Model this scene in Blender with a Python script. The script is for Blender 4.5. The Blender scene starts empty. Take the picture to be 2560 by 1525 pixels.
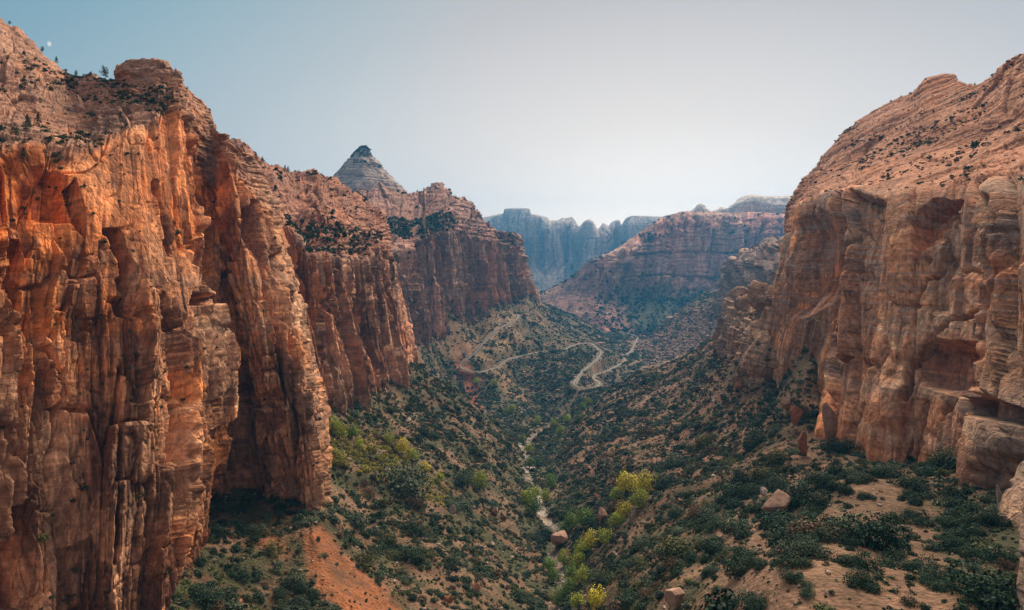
import bpy, math, random
import numpy as np
from mathutils import Vector
SEED = 7
rng = np.random.default_rng(SEED)
F = 1668.0            # focal length in photo pixels
HX, HY = 1280.0, 690.0
f32 = np.float32
scene = bpy.context.scene
COL = scene.collection

def W(px, py, Y):
    """world point at real distance Y (metres, camera at origin looking along +Y)"""
    return ((px - HX) / F * Y, Y, (HY - py) / F * Y)

# ------------------------------------------------------------------ noise
_T2 = rng.random((256, 256)).astype(f32)
_T3 = rng.random((64, 64, 64)).astype(f32)

def n2(x, y, s=0):
    x = np.asarray(x, f32) + s * 17.37; y = np.asarray(y, f32) + s * 9.13
    xi = np.floor(x).astype(np.int32); yi = np.floor(y).astype(np.int32)
    fx = x - xi; fy = y - yi
    fx = fx * fx * (3 - 2 * fx); fy = fy * fy * (3 - 2 * fy)
    x0 = xi & 255; x1 = (xi + 1) & 255; y0 = yi & 255; y1 = (yi + 1) & 255
    a = _T2[x0, y0]; b = _T2[x1, y0]; c = _T2[x0, y1]; d = _T2[x1, y1]
    return (a + (b - a) * fx) * (1 - fy) + (c + (d - c) * fx) * fy

def fbm2(x, y, o=4, s=0, g=0.5):
    r = 0; a = 1.0; t = 0
    for i in range(o):
        r = r + a * n2(x * (2.03 ** i), y * (2.03 ** i), s + i * 3.1); t += a; a *= g
    return r / t * 2 - 1           # -1..1

def n3(x, y, z, s=0):
    x = x + s * 7.7; y = y + s * 3.3; z = z + s * 5.1
    xi = np.floor(x).astype(np.int32); yi = np.floor(y).astype(np.int32); zi = np.floor(z).astype(np.int32)
    fx = x - xi; fy = y - yi; fz = z - zi
    fx = fx * fx * (3 - 2 * fx); fy = fy * fy * (3 - 2 * fy); fz = fz * fz * (3 - 2 * fz)
    x0 = xi & 63; x1 = (xi + 1) & 63; y0 = yi & 63; y1 = (yi + 1) & 63; z0 = zi & 63; z1 = (zi + 1) & 63
    def L(zz):
        a = _T3[x0, y0, zz]; b = _T3[x1, y0, zz]; c = _T3[x0, y1, zz]; d = _T3[x1, y1, zz]
        return (a + (b - a) * fx) * (1 - fy) + (c + (d - c) * fx) * fy
    a = L(z0); b = L(z1)
    return a + (b - a) * fz

def fbm3(p, sc, o=4, s=0, g=0.5):
    r = 0; a = 1.0; t = 0
    x = (p[..., 0] / sc).astype(f32); y = (p[..., 1] / sc).astype(f32); z = (p[..., 2] / sc).astype(f32)
    for i in range(o):
        k = 2.03 ** i
        r = r + a * n3(x * k, y * k, z * k, s + i * 2.7); t += a; a *= g
    return r / t * 2 - 1

def sst(a, b, x):
    t = np.clip((x - a) / (b - a), 0, 1)
    return t * t * (3 - 2 * t)

def voro(s, t, seed=0, boxy=0.75):
    """cells; returns edge distance, three cell randoms, offset to centre"""
    si = np.floor(s).astype(np.int32); ti = np.floor(t).astype(np.int32)
    F1 = np.full(s.shape, 9, f32); F2 = np.full(s.shape, 9, f32)
    r1 = np.zeros(s.shape, f32); r2 = np.zeros(s.shape, f32); r3 = np.zeros(s.shape, f32)
    ds = np.zeros(s.shape, f32); dt = np.zeros(s.shape, f32)
    o = int(seed * 37) % 211
    for i in (-1, 0, 1):
        for j in (-1, 0, 1):
            a = (si + i + o) & 255; b = (ti + j + o * 3) & 255
            cx = si + i + 0.12 + 0.76 * _T2[a, b]; cy = ti + j + 0.12 + 0.76 * _T2[b, a]
            dx = s - cx; dy = t - cy
            ax = np.abs(dx); ay = np.abs(dy)
            d = boxy * np.maximum(ax, ay) + (1 - boxy) * np.sqrt(ax * ax + ay * ay)
            m = d < F1
            F2 = np.where(m, F1, np.minimum(F2, d))
            F1 = np.where(m, d, F1)
            r1 = np.where(m, _T2[(a + 91) & 255, b], r1); r2 = np.where(m, _T2[a, (b + 57) & 255], r2)
            r3 = np.where(m, _T2[(b + 13) & 255, (a + 29) & 255], r3)
            ds = np.where(m, dx, ds); dt = np.where(m, dy, dt)
    return F2 - F1, r1, r2, r3, ds, dt

def blur(A, k, ax):
    if k < 1: return A
    pad = [(0, 0)] * A.ndim; pad[ax] = (k, k)
    B = np.pad(A, pad, mode='edge')
    c = np.cumsum(B, axis=ax, dtype=np.float64)
    c = np.concatenate([np.zeros_like(np.take(c, [0], ax)), c], ax)
    n = A.shape[ax]
    hi = np.take(c, np.arange(2 * k + 1, 2 * k + 1 + n), ax); lo = np.take(c, np.arange(0, n), ax)
    return (hi - lo) / (2 * k + 1)

# ------------------------------------------------------------------ mesh output
def raw_mesh(name, V, faces_idx, nper, colors=None, smooth=True):
    me = bpy.data.meshes.new(name)
    nf = len(faces_idx) // nper
    me.vertices.add(len(V)); me.vertices.foreach_set('co', np.ascontiguousarray(V, f32).ravel())
    me.loops.add(nf * nper); me.loops.foreach_set('vertex_index', np.ascontiguousarray(faces_idx, np.int32).ravel())
    me.polygons.add(nf)
    me.polygons.foreach_set('loop_start', np.arange(0, nf * nper, nper, dtype=np.int32))
    me.polygons.foreach_set('use_smooth', np.full(nf, smooth, bool))
    if colors is not None:
        ca = me.color_attributes.new('col', 'FLOAT_COLOR', 'POINT')
        c = np.ones((len(V), 4), f32); c[:, :3] = np.clip(colors, 0, 1)
        ca.data.foreach_set('color', c.ravel())
    me.update(calc_edges=True)
    return me

def grid_faces(nu, nv, flip=False):
    i = np.arange(nu - 1)[:, None] * nv + np.arange(nv - 1)[None, :]
    q = np.stack([i, i + nv, i + nv + 1, i + 1], -1).reshape(-1, 4)
    return (q[:, ::-1] if flip else q).astype(np.int32)

def link(name, me, mat=None, parent=None, **props):
    o = bpy.data.objects.new(name, me)
    if mat is not None and me is not None and not me.materials: me.materials.append(mat)
    COL.objects.link(o)
    if parent: o.parent = parent
    for k, v in props.items():
        if v is not None: o[k] = v
    return o

def mix(a, b, t):
    t = np.asarray(t)[..., None]
    return np.asarray(a, f32) * (1 - t) + np.asarray(b, f32) * t

def cr(P, t):
    """piecewise cubic (Catmull-Rom, tamed) through P (n,..) at fractional indices t"""
    n = len(P); i = np.clip(np.floor(t).astype(int), 0, n - 2); u = (t - i)
    u = u.reshape(u.shape + (1,) * (P.ndim - 1))
    p0 = P[np.maximum(i - 1, 0)]; p1 = P[i]; p2 = P[i + 1]; p3 = P[np.minimum(i + 2, n - 1)]
    m1 = (p2 - p0) * 0.35; m2 = (p3 - p1) * 0.35
    u2 = u * u; u3 = u2 * u
    return (2 * u3 - 3 * u2 + 1) * p1 + (u3 - 2 * u2 + u) * m1 + (-2 * u3 + 3 * u2) * p2 + (u3 - u2) * m2

def proj(p):
    return p[..., 0] / p[..., 1] * F + HX, HY - p[..., 2] / p[..., 1] * F

def polydist(px, py, poly):
    """signed distance in photo pixels, positive inside"""
    poly = np.array(poly, f32); n = len(poly)
    d = np.full(px.shape, 1e9, f32); ins = np.zeros(px.shape, bool)
    for i in range(n):
        ax, ay = poly[i]; bx, by = poly[(i + 1) % n]
        ex, ey = bx - ax, by - ay
        t = np.clip(((px - ax) * ex + (py - ay) * ey) / (ex * ex + ey * ey + 1e-9), 0, 1)
        d = np.minimum(d, (px - ax - t * ex) ** 2 + (py - ay - t * ey) ** 2)
        c = ((ay > py) != (by > py)) & (px < (bx - ax) * (py - ay) / (by - ay + 1e-9) + ax)
        ins ^= c
    d = np.sqrt(d)
    return np.where(ins, d, -d)

def polyl(px, py, pts):
    """distance in photo pixels to a polyline"""
    d = np.full(px.shape, 1e9, f32)
    for (ax, ay), (bx, by) in zip(pts[:-1], pts[1:]):
        ex, ey = bx - ax, by - ay
        t = np.clip(((px - ax) * ex + (py - ay) * ey) / (ex * ex + ey * ey + 1e-9), 0, 1)
        d = np.minimum(d, (px - ax - t * ex) ** 2 + (py - ay - t * ey) ** 2)
    return np.sqrt(d)
# ------------------------------------------------------------------ materials
def new_mat(name):
    m = bpy.data.materials.new(name); m.use_nodes = True
    nt = m.node_tree; b = nt.nodes['Principled BSDF']; b.inputs['Roughness'].default_value = 0.9
    b.inputs['Specular IOR Level'].default_value = 0.15
    return m, nt, b

def rock_mat(name, detail, bump, strat=1.0, dist=0.6):
    """vertex mineral colour broken up by fine procedural grain, bedding and joints"""
    m, nt, b = new_mat(name); N = nt.nodes; L = nt.links
    at = N.new('ShaderNodeAttribute'); at.attribute_name = 'col'
    tc = N.new('ShaderNodeTexCoord')
    def noise(scale, vec, det=6, rough=0.62):
        t = N.new('ShaderNodeTexNoise'); t.inputs['Scale'].default_value = scale
        t.inputs['Detail'].default_value = det; t.inputs['Roughness'].default_value = rough
        L.new(vec, t.inputs['Vector']); return t
    def mapn(sx, sy, sz):
        q = N.new('ShaderNodeMapping'); q.inputs['Scale'].default_value = (sx, sy, sz)
        L.new(tc.outputs['Object'], q.inputs['Vector']); return q
    g = noise(detail, tc.outputs['Object'])
    bed = noise(detail, mapn(0.10, 0.10, 1.6 * strat).outputs[0], 4)
    strk = noise(detail, mapn(1.0, 1.0, 0.10).outputs[0], 4)
    def ramp(src, a, c0, c, c1):
        r = N.new('ShaderNodeMapRange'); r.inputs['From Min'].default_value = a; r.inputs['From Max'].default_value = c
        r.inputs['To Min'].default_value = c0; r.inputs['To Max'].default_value = c1
        L.new(src, r.inputs['Value']); return r
    a1 = ramp(g.outputs['Fac'], .3, 0.62, .7, 1.40); a2 = ramp(bed.outputs['Fac'], .3, .80, .7, 1.20); a3 = ramp(strk.outputs['Fac'], .3, .70, .7, 1.30)
    mu = N.new('ShaderNodeMath'); mu.operation = 'MULTIPLY'; L.new(a1.outputs[0], mu.inputs[0]); L.new(a2.outputs[0], mu.inputs[1])
    mv = N.new('ShaderNodeMath'); mv.operation = 'MULTIPLY'; L.new(mu.outputs[0], mv.inputs[0]); L.new(a3.outputs[0], mv.inputs[1])
    vm = N.new('ShaderNodeVectorMath'); vm.operation = 'SCALE'; L.new(at.outputs['Color'], vm.inputs[0]); L.new(mv.outputs[0], vm.inputs['Scale'])
    L.new(vm.outputs[0], b.inputs['Base Color'])
    vo = N.new('ShaderNodeTexVoronoi'); vo.feature = 'DISTANCE_TO_EDGE'; vo.inputs['Scale'].default_value = detail * .42
    mq = mapn(1, 1, .42); dsn = N.new('ShaderNodeVectorMath'); dsn.operation = 'ADD'; sc2 = N.new('ShaderNodeVectorMath'); sc2.operation = 'SCALE'; sc2.inputs['Scale'].default_value = .9 / detail
    L.new(g.outputs['Color'], sc2.inputs[0]); L.new(mq.outputs[0], dsn.inputs[0]); L.new(sc2.outputs[0], dsn.inputs[1]); L.new(dsn.outputs[0], vo.inputs['Vector'])
    ck = N.new('ShaderNodeMapRange'); ck.inputs['From Max'].default_value = .07; ck.inputs['To Min'].default_value = -.8; ck.inputs['To Max'].default_value = 0; L.new(vo.outputs['Distance'], ck.inputs['Value'])
    hs = N.new('ShaderNodeMath'); hs.operation = 'ADD'; L.new(mv.outputs[0], hs.inputs[0]); L.new(ck.outputs[0], hs.inputs[1])
    bp = N.new('ShaderNodeBump'); bp.inputs['Strength'].default_value = bump; bp.inputs['Distance'].default_value = dist
    L.new(hs.outputs[0], bp.inputs['Height']); L.new(bp.outputs[0], b.inputs['Normal'])
    return m

PATCH = {}
class Patch: pass

def make_patch(key, stations, kinds, nu, nv, sm=(6, 4), drop=60, back=True, flip=False):
    """stations: [row points base..skyline as (px,py,Y)]; kinds: one of c(cliff) s(slickrock) t(talus) per row"""
    ST = np.array([[W(*p) for p in st] for st in stations], np.float64)
    kinds = list(kinds)
    dn = ST[:, :1].copy(); dn[..., 2] -= drop
    rows = [dn, ST]; kinds = [kinds[0]] + kinds
    if back:
        sk = ST[:, -1:]
        b1 = sk * 1.035; b1[..., 2] = sk[..., 2] - 0.015 * sk[..., 1]
        b2 = sk * 1.18; b2[..., 2] = sk[..., 2] - 0.14 * sk[..., 1]
        rows += [b1, b2]; kinds += [kinds[-1]] * 2
    ST = np.concatenate(rows, 1)
    S, R = ST.shape[:2]
    kw = np.array([[k == 'c', k == 's', k == 't'] for k in kinds], f32)
    px, py = proj(ST)
    dv = np.hypot(np.diff(px, axis=1), np.diff(py, axis=1)).mean(0); dv[0] = min(dv[0], 60)
    if back: dv[-2:] = np.minimum(dv[-2:], 70)
    dv = np.maximum(dv, 12)
    inn = (px > -250) & (px < 2810)
    du = np.hypot(np.diff(px, axis=0), np.diff(py, axis=0)).mean(1); du = np.clip(du, 14, 160)
    vi = np.interp(np.linspace(0, 1, nv), np.concatenate([[0], np.cumsum(dv)]) / dv.sum(), np.arange(R))
    ui = np.interp(np.linspace(0, 1, nu), np.concatenate([[0], np.cumsum(du)]) / du.sum(), np.arange(S))
    A = np.moveaxis(cr(np.moveaxis(ST, 1, 0), vi), 0, 1)        # S,nv,3
    G = cr(A, ui)                                                # nu,nv,3
    i0 = np.floor(vi).astype(int).clip(0, R - 2); fr = (vi - i0)[:, None]
    K = kw[i0] * (1 - fr) + kw[i0 + 1] * fr
    K[:, 1] = np.where(K[:, 0] > 0, sst(.04, .30, K[:, 1]), K[:, 1]) if 's' in kinds else K[:, 1]
    K[:, 0] = np.where(K[:, 2] > 0, K[:, 0], 1 - K[:, 1])
    K = np.broadcast_to(K[None], (nu, nv, 3)).copy()
    G = blur(blur(G, sm[0], 0), sm[1], 1)
    # normals on a smoother base
    Gs = blur(blur(G, sm[0] * 2, 0), sm[1] * 2, 1)
    n = np.cross(np.gradient(Gs, axis=0), np.gradient(Gs, axis=1))
    n /= np.linalg.norm(n, axis=-1, keepdims=True) + 1e-9
    if (n * -Gs).sum(-1)[nu // 4:3 * nu // 4, nv // 6:nv // 2].mean() < 0: n = -n; fl = True
    else: fl = False
    mid = G[:, nv // 3]
    s = np.concatenate([[0], np.cumsum(np.linalg.norm(np.diff(mid, axis=0), axis=1))])
    col = G[nu // 2]
    t = np.concatenate([[0], np.cumsum(np.linalg.norm(np.diff(G, axis=1), axis=-1).mean(0))])
    P = Patch(); P.key = key; P.G = G; P.n = n; P.K = K; P.nu = nu; P.nv = nv; P.flip = fl
    P.s = np.broadcast_to(s[:, None], (nu, nv)).astype(f32); P.t = np.broadcast_to(t[None], (nu, nv)).astype(f32)
    P.px, P.py = proj(G); P.px = P.px.astype(f32); P.py = P.py.astype(f32)
    P.off = np.zeros((nu, nv), f32); P.rid = None
    P.tint = np.zeros((nu, nv, 3), f32)
    return P

def joints(P, sc, amp=(1, 1, 1), w=(22, 8, 2.6), h=(75, 28, 8), warp=1.0, lean=0.0, boxy=0.75, crack=1.0):
    """blocky jointed sandstone: cells pushed in and out, tilted and split by cracks (metres)"""
    s = P.s / sc + lean * P.t / sc; t = P.t / sc
    s = s + warp * (8 * fbm2(s / 45, t / 90, 2, 1) + 1.3 * fbm2(s / 9, t / 30, 2, 2))
    t = t + warp * (10 * fbm2(s / 30, t / 60, 2, 3) + 2.0 * fbm2(s / 8, t / 8, 2, 4))
    D = np.zeros_like(s); c = []
    for k in range(3):
        e, r1, r2, r3, ds, dt = voro(s / w[k], t / h[k], 5 + k * 11, boxy)
        A = (5.5, 1.9, 0.55)[k] * amp[k]
        D += A * ((r1 - .5) * 1.5 + (r2 - .5) * 4.4 * ds + (r3 - .5) * 2.0 * dt)
        cw = (0.055, 0.08, 0.13)[k]
        cr_ = (1 - sst(0, cw, e)) * (r2 * .7 + .3)
        D -= (4.6, 1.7, .45)[k] * amp[k] * crack * cr_
        c.append((r1, r2, cr_))
    P.cells = c
    return D * sc

def columns(P, sc, w=5.0, h=70.0, amp=3.0, seed=61):
    s = P.s / sc + 3 * fbm2(P.s / sc / 30, P.t / sc / 80, 2, seed); t = P.t / sc + 12 * fbm2(P.s / sc / 12, P.t / sc / 90, 2, seed + 1)
    e, r1, r2, r3, ds, dt = voro(s / w, t / h, seed, .92)
    return sc * amp * ((r1 - .5) * 1.4 + (r2 - .5) * 2.2 * ds - 1.1 * (1 - sst(0, .10, e)))

def ledges(P, sc, dipx=0.0, dipy=0.0, per=(9.0, 3.1, 1.1), amp=(1.3, .75, .3), wob=1.0):
    """bedding: each layer weathers back from a sharp lip"""
    p = P.G / sc
    q = p[..., 2] + dipx * p[..., 0] + dipy * p[..., 1]
    q = q + wob * (2.2 * fbm3(p, 60, 3, 11) + .7 * fbm3(p, 12, 2, 12))
    D = np.zeros(q.shape, f32)
    for k in range(3):
        u = q / per[k] + 0.5 * n2(np.floor(q / per[k]) * 0.37, q * 0, 21 + k)
        fr = u - np.floor(u); lay = n2(np.floor(u) * 1.7, (p[..., 0] + p[..., 1]) / 25.0, 31 + k)
        D += amp[k] * (lay * 1.3) * (0.5 - np.abs(fr ** 1.6 - .25))
    return D.astype(f32) * sc

def stamp(P, poly, depth, soft=8, power=1.0, tint=None):
    m = sst(0, 1, (polydist(P.px, P.py, poly) / soft + 0.5)) if soft < 3 else np.clip(polydist(P.px, P.py, poly) / soft, 0, 1) ** power
    P.off -= depth * m.astype(f32)
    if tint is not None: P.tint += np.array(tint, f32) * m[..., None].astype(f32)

def groove(P, pts, width, depth):
    d = polyl(P.px + 5 * fbm2(P.px / 30, P.py / 30, 2, 44), P.py, pts)
    P.off -= depth * np.exp(-(d / width) ** 2).astype(f32)

def finish(P, D, colors, mat, name, dirn=None, **props):
    n = P.n
    if dirn is not None:
        n = n.copy(); n[..., 2] *= dirn; n /= np.linalg.norm(n, axis=-1, keepdims=True) + 1e-9
    V = P.G + n * (D + P.off)[..., None]
    P.V = V.astype(f32); P.C = colors
    N = np.cross(np.gradient(P.V, axis=0), np.gradient(P.V, axis=1)); N /= np.linalg.norm(N, axis=-1, keepdims=True) + 1e-9
    if P.flip: N = -N
    P.N = N.astype(f32)
    me = raw_mesh(name, V.reshape(-1, 3), grid_faces(P.nu, P.nv, P.flip).ravel(), 4, colors.reshape(-1, 3))
    P.obj = link(name, me, mat, **props)
    PATCH[P.key] = P
    return P

def rock_color(P, pal, sc=1.0, streak=1.0, strata=1.0, dip=(0, 0), dark=0.5, light=0.35):
    """pal: orange, tan, varnish, pale (albedos); dark bed lines on slickrock, P.tint inside stamped recesses"""
    p = P.G / sc; s = P.s / sc; t = P.t / sc
    org, tan, var, pale = [np.array(c, f32) for c in pal]
    a = sst(-.35, .4, fbm3(p, 45, 4, 51))
    C = mix(org, tan, a)
    q = p[..., 2] + dip[0] * p[..., 0] + dip[1] * p[..., 1] + 2.5 * fbm3(p, 25, 3, 53)
    band = fbm2(q / 2.2, (p[..., 0] + p[..., 1]) / 160, 4, 54, .7)
    C = C * (1 + strata * .38 * band[..., None])
    bl = sst(.05, .5, fbm2(q / 9.0, (p[..., 0] - p[..., 1]) / 220, 3, 57))
    C = mix(C, pale, np.clip(bl * light, 0, 1))
    if hasattr(P, 'cells'):
        for k, w_ in ((0, .42), (1, .34), (2, .2)):
            r1, r2, c_ = P.cells[k]; C = C * (1 + w_ * (r2 - .5) * 1.6)[..., None]
            if k < 2: C = mix(C, C[..., :] * 0 + var, np.clip((r1 > .78) * .35 * dark * 2, 0, 1))
    st = fbm2(s / 1.7, t / 34, 4, 55, .6) + .7 * fbm2(s / 14, t / 40, 3, 56)
    C = mix(C, var, np.clip(sst(.05, .6, st) * streak * dark, 0, .9))
    C = mix(C, var * 1.25, np.clip(sst(.12, .5, fbm2(s / 26, t / 55, 4, 86, .6)) * streak * dark * .6, 0, .6))
    st2 = fbm2(s / 1.1, t / 22, 3, 58) + .6 * fbm2(s / 20, t / 25, 3, 59)
    C = mix(C, pale, np.clip(sst(.3, .9, st2) * streak * .5, 0, .8))
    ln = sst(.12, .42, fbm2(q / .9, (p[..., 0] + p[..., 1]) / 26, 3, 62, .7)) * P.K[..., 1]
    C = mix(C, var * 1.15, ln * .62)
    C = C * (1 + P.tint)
    return np.clip(C, .01, .9).astype(f32)
# ------------------------------------------------------------------ terrain
CREEK = [(1415,1700,232),(1410,1640,260),(1400,1525,330),(1388,1420,410),(1375,1300,520),(1345,1230,620),(1320,1170,730),(1310,1110,890),(1350,1075,1000),(1420,1020,1210),(1520,980,1420),(1600,900,1850),(1600,882,2100),(1620,850,2700),(1560,825,3200)]
CTRL = [ # left foot slopes
(-300,1900,130),(0,1760,160),(200,1640,180),(330,1570,190),(430,1525,200),(465,1380,240),(500,1250,290),(620,1195,330),(700,1235,315),(790,1290,300),
(800,1040,460),(860,1010,510),(920,975,580),(970,945,650),(1015,905,760),(1000,835,1180),(1060,805,1350),(1130,790,1500),(1200,770,1650),(1270,755,1800),(1325,738,1950),
(900,1300,350),(700,1400,260),(600,1525,225),(1000,1525,270),(1200,1525,300),(1100,1400,330),(1100,1250,440),(1000,1150,480),(900,1100,470),(1150,1100,600),(1240,1150,640),
(1240,1060,800),(1150,985,800),(1080,950,760),(1000,1010,620),(1100,1030,680),
# knolls and switchbacks
(1170,1000,1250),(1300,950,1400),(1400,980,1330),(1300,900,1500),(1380,920,1430),(1250,1000,1240),(1200,840,1560),(1130,850,1450),(1080,870,1350),
(1380,800,2050),(1430,832,2000),(1400,790,2300),(1500,835,2600),(1450,800,2500),
# right slope and bench
(1900,1500,130),(2200,1500,120),(2400,1500,118),(2530,1500,120),(2130,1185,240),(2290,1160,272),(2350,1165,250),(2480,1245,190),(2200,1300,185),(2350,1350,165),
(1800,1525,150),(1800,1400,200),(1950,1350,190),(1650,1525,190),(1600,1400,270),(1700,1300,290),(1900,1250,260),(1500,1500,260),(1500,1350,400),(1550,1250,450),(1700,1200,400),
(1850,1180,340),(2000,1180,290),(1450,1150,700),(1600,1100,620),(1700,1100,560),(1900,1100,400),(2050,1110,350),(1450,1060,900),(1550,1000,950),(1700,1000,800),(1850,1000,560),
(1700,900,1100),(1600,930,1150),(1500,980,1150),(1800,830,1100),(1960,975,520),(2080,1010,420),(2000,900,480),(2060,900,450),(1920,860,600),
(1600,880,2050),(1700,830,2100),(1800,780,2050),(1850,762,1950),(1750,750,2300),(1680,790,2500),(1650,830,2400),(1900,800,1300)]
CW = [(-108,1000,-185),(-94,1200,-224),(-20,1150,-230),(-40,1000,-216),(350,1400,-215),(500,1700,-222),(300,1600,-230),
(-300,200,-110),(-350,600,-100),(-450,1200,-110),(-500,2000,-110),(400,300,-70),(500,600,-70),(800,1200,-90),(1300,2000,-90),
(0,6000,-250),(2000,6000,-220),(-2000,6000,-220),(0,12000,-200),(-5000,12000,-200),(5000,12000,-200),(-30,60,-130),(-80,60,-110),(70,60,-70),(20,100,-135),(0,170,-142)]
ROAD_UP = [(1295,786,1740),(1290,800,1660),(1265,812,1610),(1240,825,1560),(1215,850,1500),(1198,870,1455),(1185,885,1430),(1160,902,1395),(1150,915,1377),(1165,925,1350),(1200,930,1345),(1240,920,1390),(1270,898,1450),(1310,888,1520),(1350,880,1600),(1405,875,1640),(1440,862,1740),(1470,856,1790),(1490,868,1740),(1502,882,1660),(1490,900,1560),(1460,925,1440),(1440,948,1350),(1434,960,1305),(1445,969,1288),(1465,972,1280),(1488,969,1300),(1498,958,1350),(1482,945,1426),(1490,935,1490),(1520,926,1570),(1550,910,1700),(1562,900,1790),(1556,893,1860),(1540,891,1900)]
ROAD_LOW = [(1545,889,1940),(1570,884,2000),(1582,872,2150),(1586,860,2270),(1592,845,2450),(1575,835,2650),(1500,815,3000)]

def ctrl_xyz():
    pts = [W(*p) for p in CTRL + CREEK + ROAD_UP[::2] + ROAD_LOW] + CW
    return np.array(pts, np.float64)

CP = ctrl_xyz()
def _uv(x, y): return np.stack([x / y * 2.6, np.log(y)], -1)
_U = _uv(CP[:, 0], CP[:, 1])
def _phi(r2): return np.where(r2 > 1e-12, 0.5 * r2 * np.log(r2 + 1e-12), 0)
def _fit():
    n = len(_U); d = _U[:, None] - _U[None]
    K = _phi((d ** 2).sum(-1)) + np.eye(n) * 1e-4
    Pm = np.c_[np.ones(n), _U]
    A = np.block([[K, Pm], [Pm.T, np.zeros((3, 3))]])
    return np.linalg.solve(A, np.r_[CP[:, 2], 0, 0, 0])
_w = _fit()
def rbf(x, y):
    u = _uv(x, y); out = np.zeros(len(u))
    for k in range(0, len(u), 20000):
        d = u[k:k + 20000, None] - _U[None]
        out[k:k + 20000] = _phi((d ** 2).sum(-1)) @ _w[:-3] + _w[-3] + u[k:k + 20000] @ _w[-2:]
    return out

TQ0, TQ1, NQ = -1.25, 1.25, 1100
_ya = np.concatenate([np.linspace(math.log(55), math.log(2600), 960), np.linspace(math.log(2600), math.log(7600), 130)[1:]])
NY = len(_ya)
def build_terrain_grid():
    cq = np.linspace(TQ0, TQ1, 180); cy = np.linspace(_ya[0], _ya[-1], 260)
    Q, Yl = np.meshgrid(cq, cy, indexing='ij')
    Z = rbf((Q * np.exp(Yl)).ravel(), np.exp(Yl).ravel()).reshape(Q.shape)
    fq = np.linspace(0, 179, NQ); fy = np.interp(_ya, cy, np.arange(260))
    i = np.clip(fq.astype(int), 0, 178); a = (fq - i)[:, None]
    Z = Z[i] * (1 - a) + Z[i + 1] * a
    j = np.clip(fy.astype(int), 0, 258); b = (fy - j)[None]
    Z = Z[:, j] * (1 - b) + Z[:, j + 1] * b
    q = np.linspace(TQ0, TQ1, NQ)
    Y = np.exp(_ya)[None].repeat(NQ, 0); X = q[:, None] * Y
    Z = np.clip(Z, -285, 40)
    return X, Y, Z

def dense(pts, step=6.0):
    P = np.array([W(*p) for p in pts]); out = []
    t = np.linspace(0, len(P) - 1, len(P) * 14); D = cr(P, t)
    L = np.r_[0, np.cumsum(np.linalg.norm(np.diff(D, axis=0), axis=1))]
    tt = np.arange(0, L[-1], step)
    return np.stack([np.interp(tt, L, D[:, k]) for k in range(3)], -1)

TX, TY, TZ = build_terrain_grid()
road_pts = [dense(ROAD_UP), dense(ROAD_LOW, 8)]
creek_pts = dense(CREEK, 5)
creek_pts[:, 0] += 9 * fbm2(creek_pts[:, 1] / 45, creek_pts[:, 1] * 0, 3, 60)

def near_line(X, Y, line, R):
    """distance and nearest height for points within R of a polyline"""
    d = np.full(X.shape, 1e9); z = np.zeros(X.shape); k = np.zeros(X.shape, int)
    idx = np.nonzero((X > line[:, 0].min() - R) & (X < line[:, 0].max() + R) & (Y > line[:, 1].min() - R) & (Y < line[:, 1].max() + R))
    xs = X[idx]; ys = Y[idx]; dd = np.full(len(xs), 1e9); kk = np.zeros(len(xs), int)
    for i in range(len(line)):
        e = (xs - line[i, 0]) ** 2 + (ys - line[i, 1]) ** 2
        m = e < dd; dd[m] = e[m]; kk[m] = i
    d[idx] = np.sqrt(dd); z[idx] = line[kk, 2]; k[idx] = kk
    return d, z, k

def terrain():
    global TZ
    p = np.stack([TX, TY, TZ], -1)
    far = sst(1500, 4000, TY)
    amp = 1 + far * 3
    # small spurs and gullies running down the slopes
    gx = np.gradient(TZ, axis=0) / (np.gradient(TX, axis=0) + 1e-6)
    rid = 1 - np.abs(fbm2(TX / 55, TY / 90, 4, 61)) * 2
    rel = np.clip(np.abs(gx) * 2.2, .2, 1.2)
    dcr, zc, _ = near_line(TX, TY, creek_pts, 120)
    kcr = sst(8, 60, np.minimum(dcr, 120))
    bench = sst(150, 280, TY)
    Z = TZ + kcr * rel * (rid - .5) * 5.0 * (.12 + .88 * bench) * amp + kcr * 2.2 * fbm2(TX / 22, TY / 22, 4, 62) * (.2 + .8 * bench) + .55 * fbm2(TX / 5, TY / 5, 3, 63)
    # creek bed
    m = dcr < 60
    Z = np.where(m, Z - 3.0 * (1 - sst(2, 11, dcr)), Z)
    # roads benched into the slope
    rd = np.full(TX.shape, 1e9)
    for L_, in zip(road_pts):
        d, z, _ = near_line(TX, TY, L_, 60)
        w = 1 - sst(8, 18, d)
        Z = Z * (1 - w) + (z - .45) * w
        rd = np.minimum(rd, d)
    TZ = Z
    V = np.stack([TX, TY, TZ], -1)
    N = np.cross(np.gradient(V, axis=0), np.gradient(V, axis=1)); N /= np.linalg.norm(N, axis=-1, keepdims=True)
    return V, N, dcr, rd
TV, TN, T_creek, T_road = terrain()

def ground_z(x, y):
    x = np.asarray(x, float); y = np.asarray(y, float)
    fq = (x / y - TQ0) / (TQ1 - TQ0) * (NQ - 1); fy = np.interp(np.log(y), _ya, np.arange(NY))
    i = np.clip(fq.astype(int), 0, NQ - 2); j = np.clip(fy.astype(int), 0, NY - 2); a = np.clip(fq - i, 0, 1); b = np.clip(fy - j, 0, 1)
    return (TZ[i, j] * (1 - a) + TZ[i + 1, j] * a) * (1 - b) + (TZ[i, j + 1] * (1 - a) + TZ[i + 1, j + 1] * a) * b
def ground_idx(x, y):
    fq = (x / y - TQ0) / (TQ1 - TQ0) * (NQ - 1); fy = np.interp(np.log(y), _ya, np.arange(NY))
    return np.clip(np.round(fq).astype(int), 0, NQ - 1), np.clip(np.round(fy).astype(int), 0, NY - 1)

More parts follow.
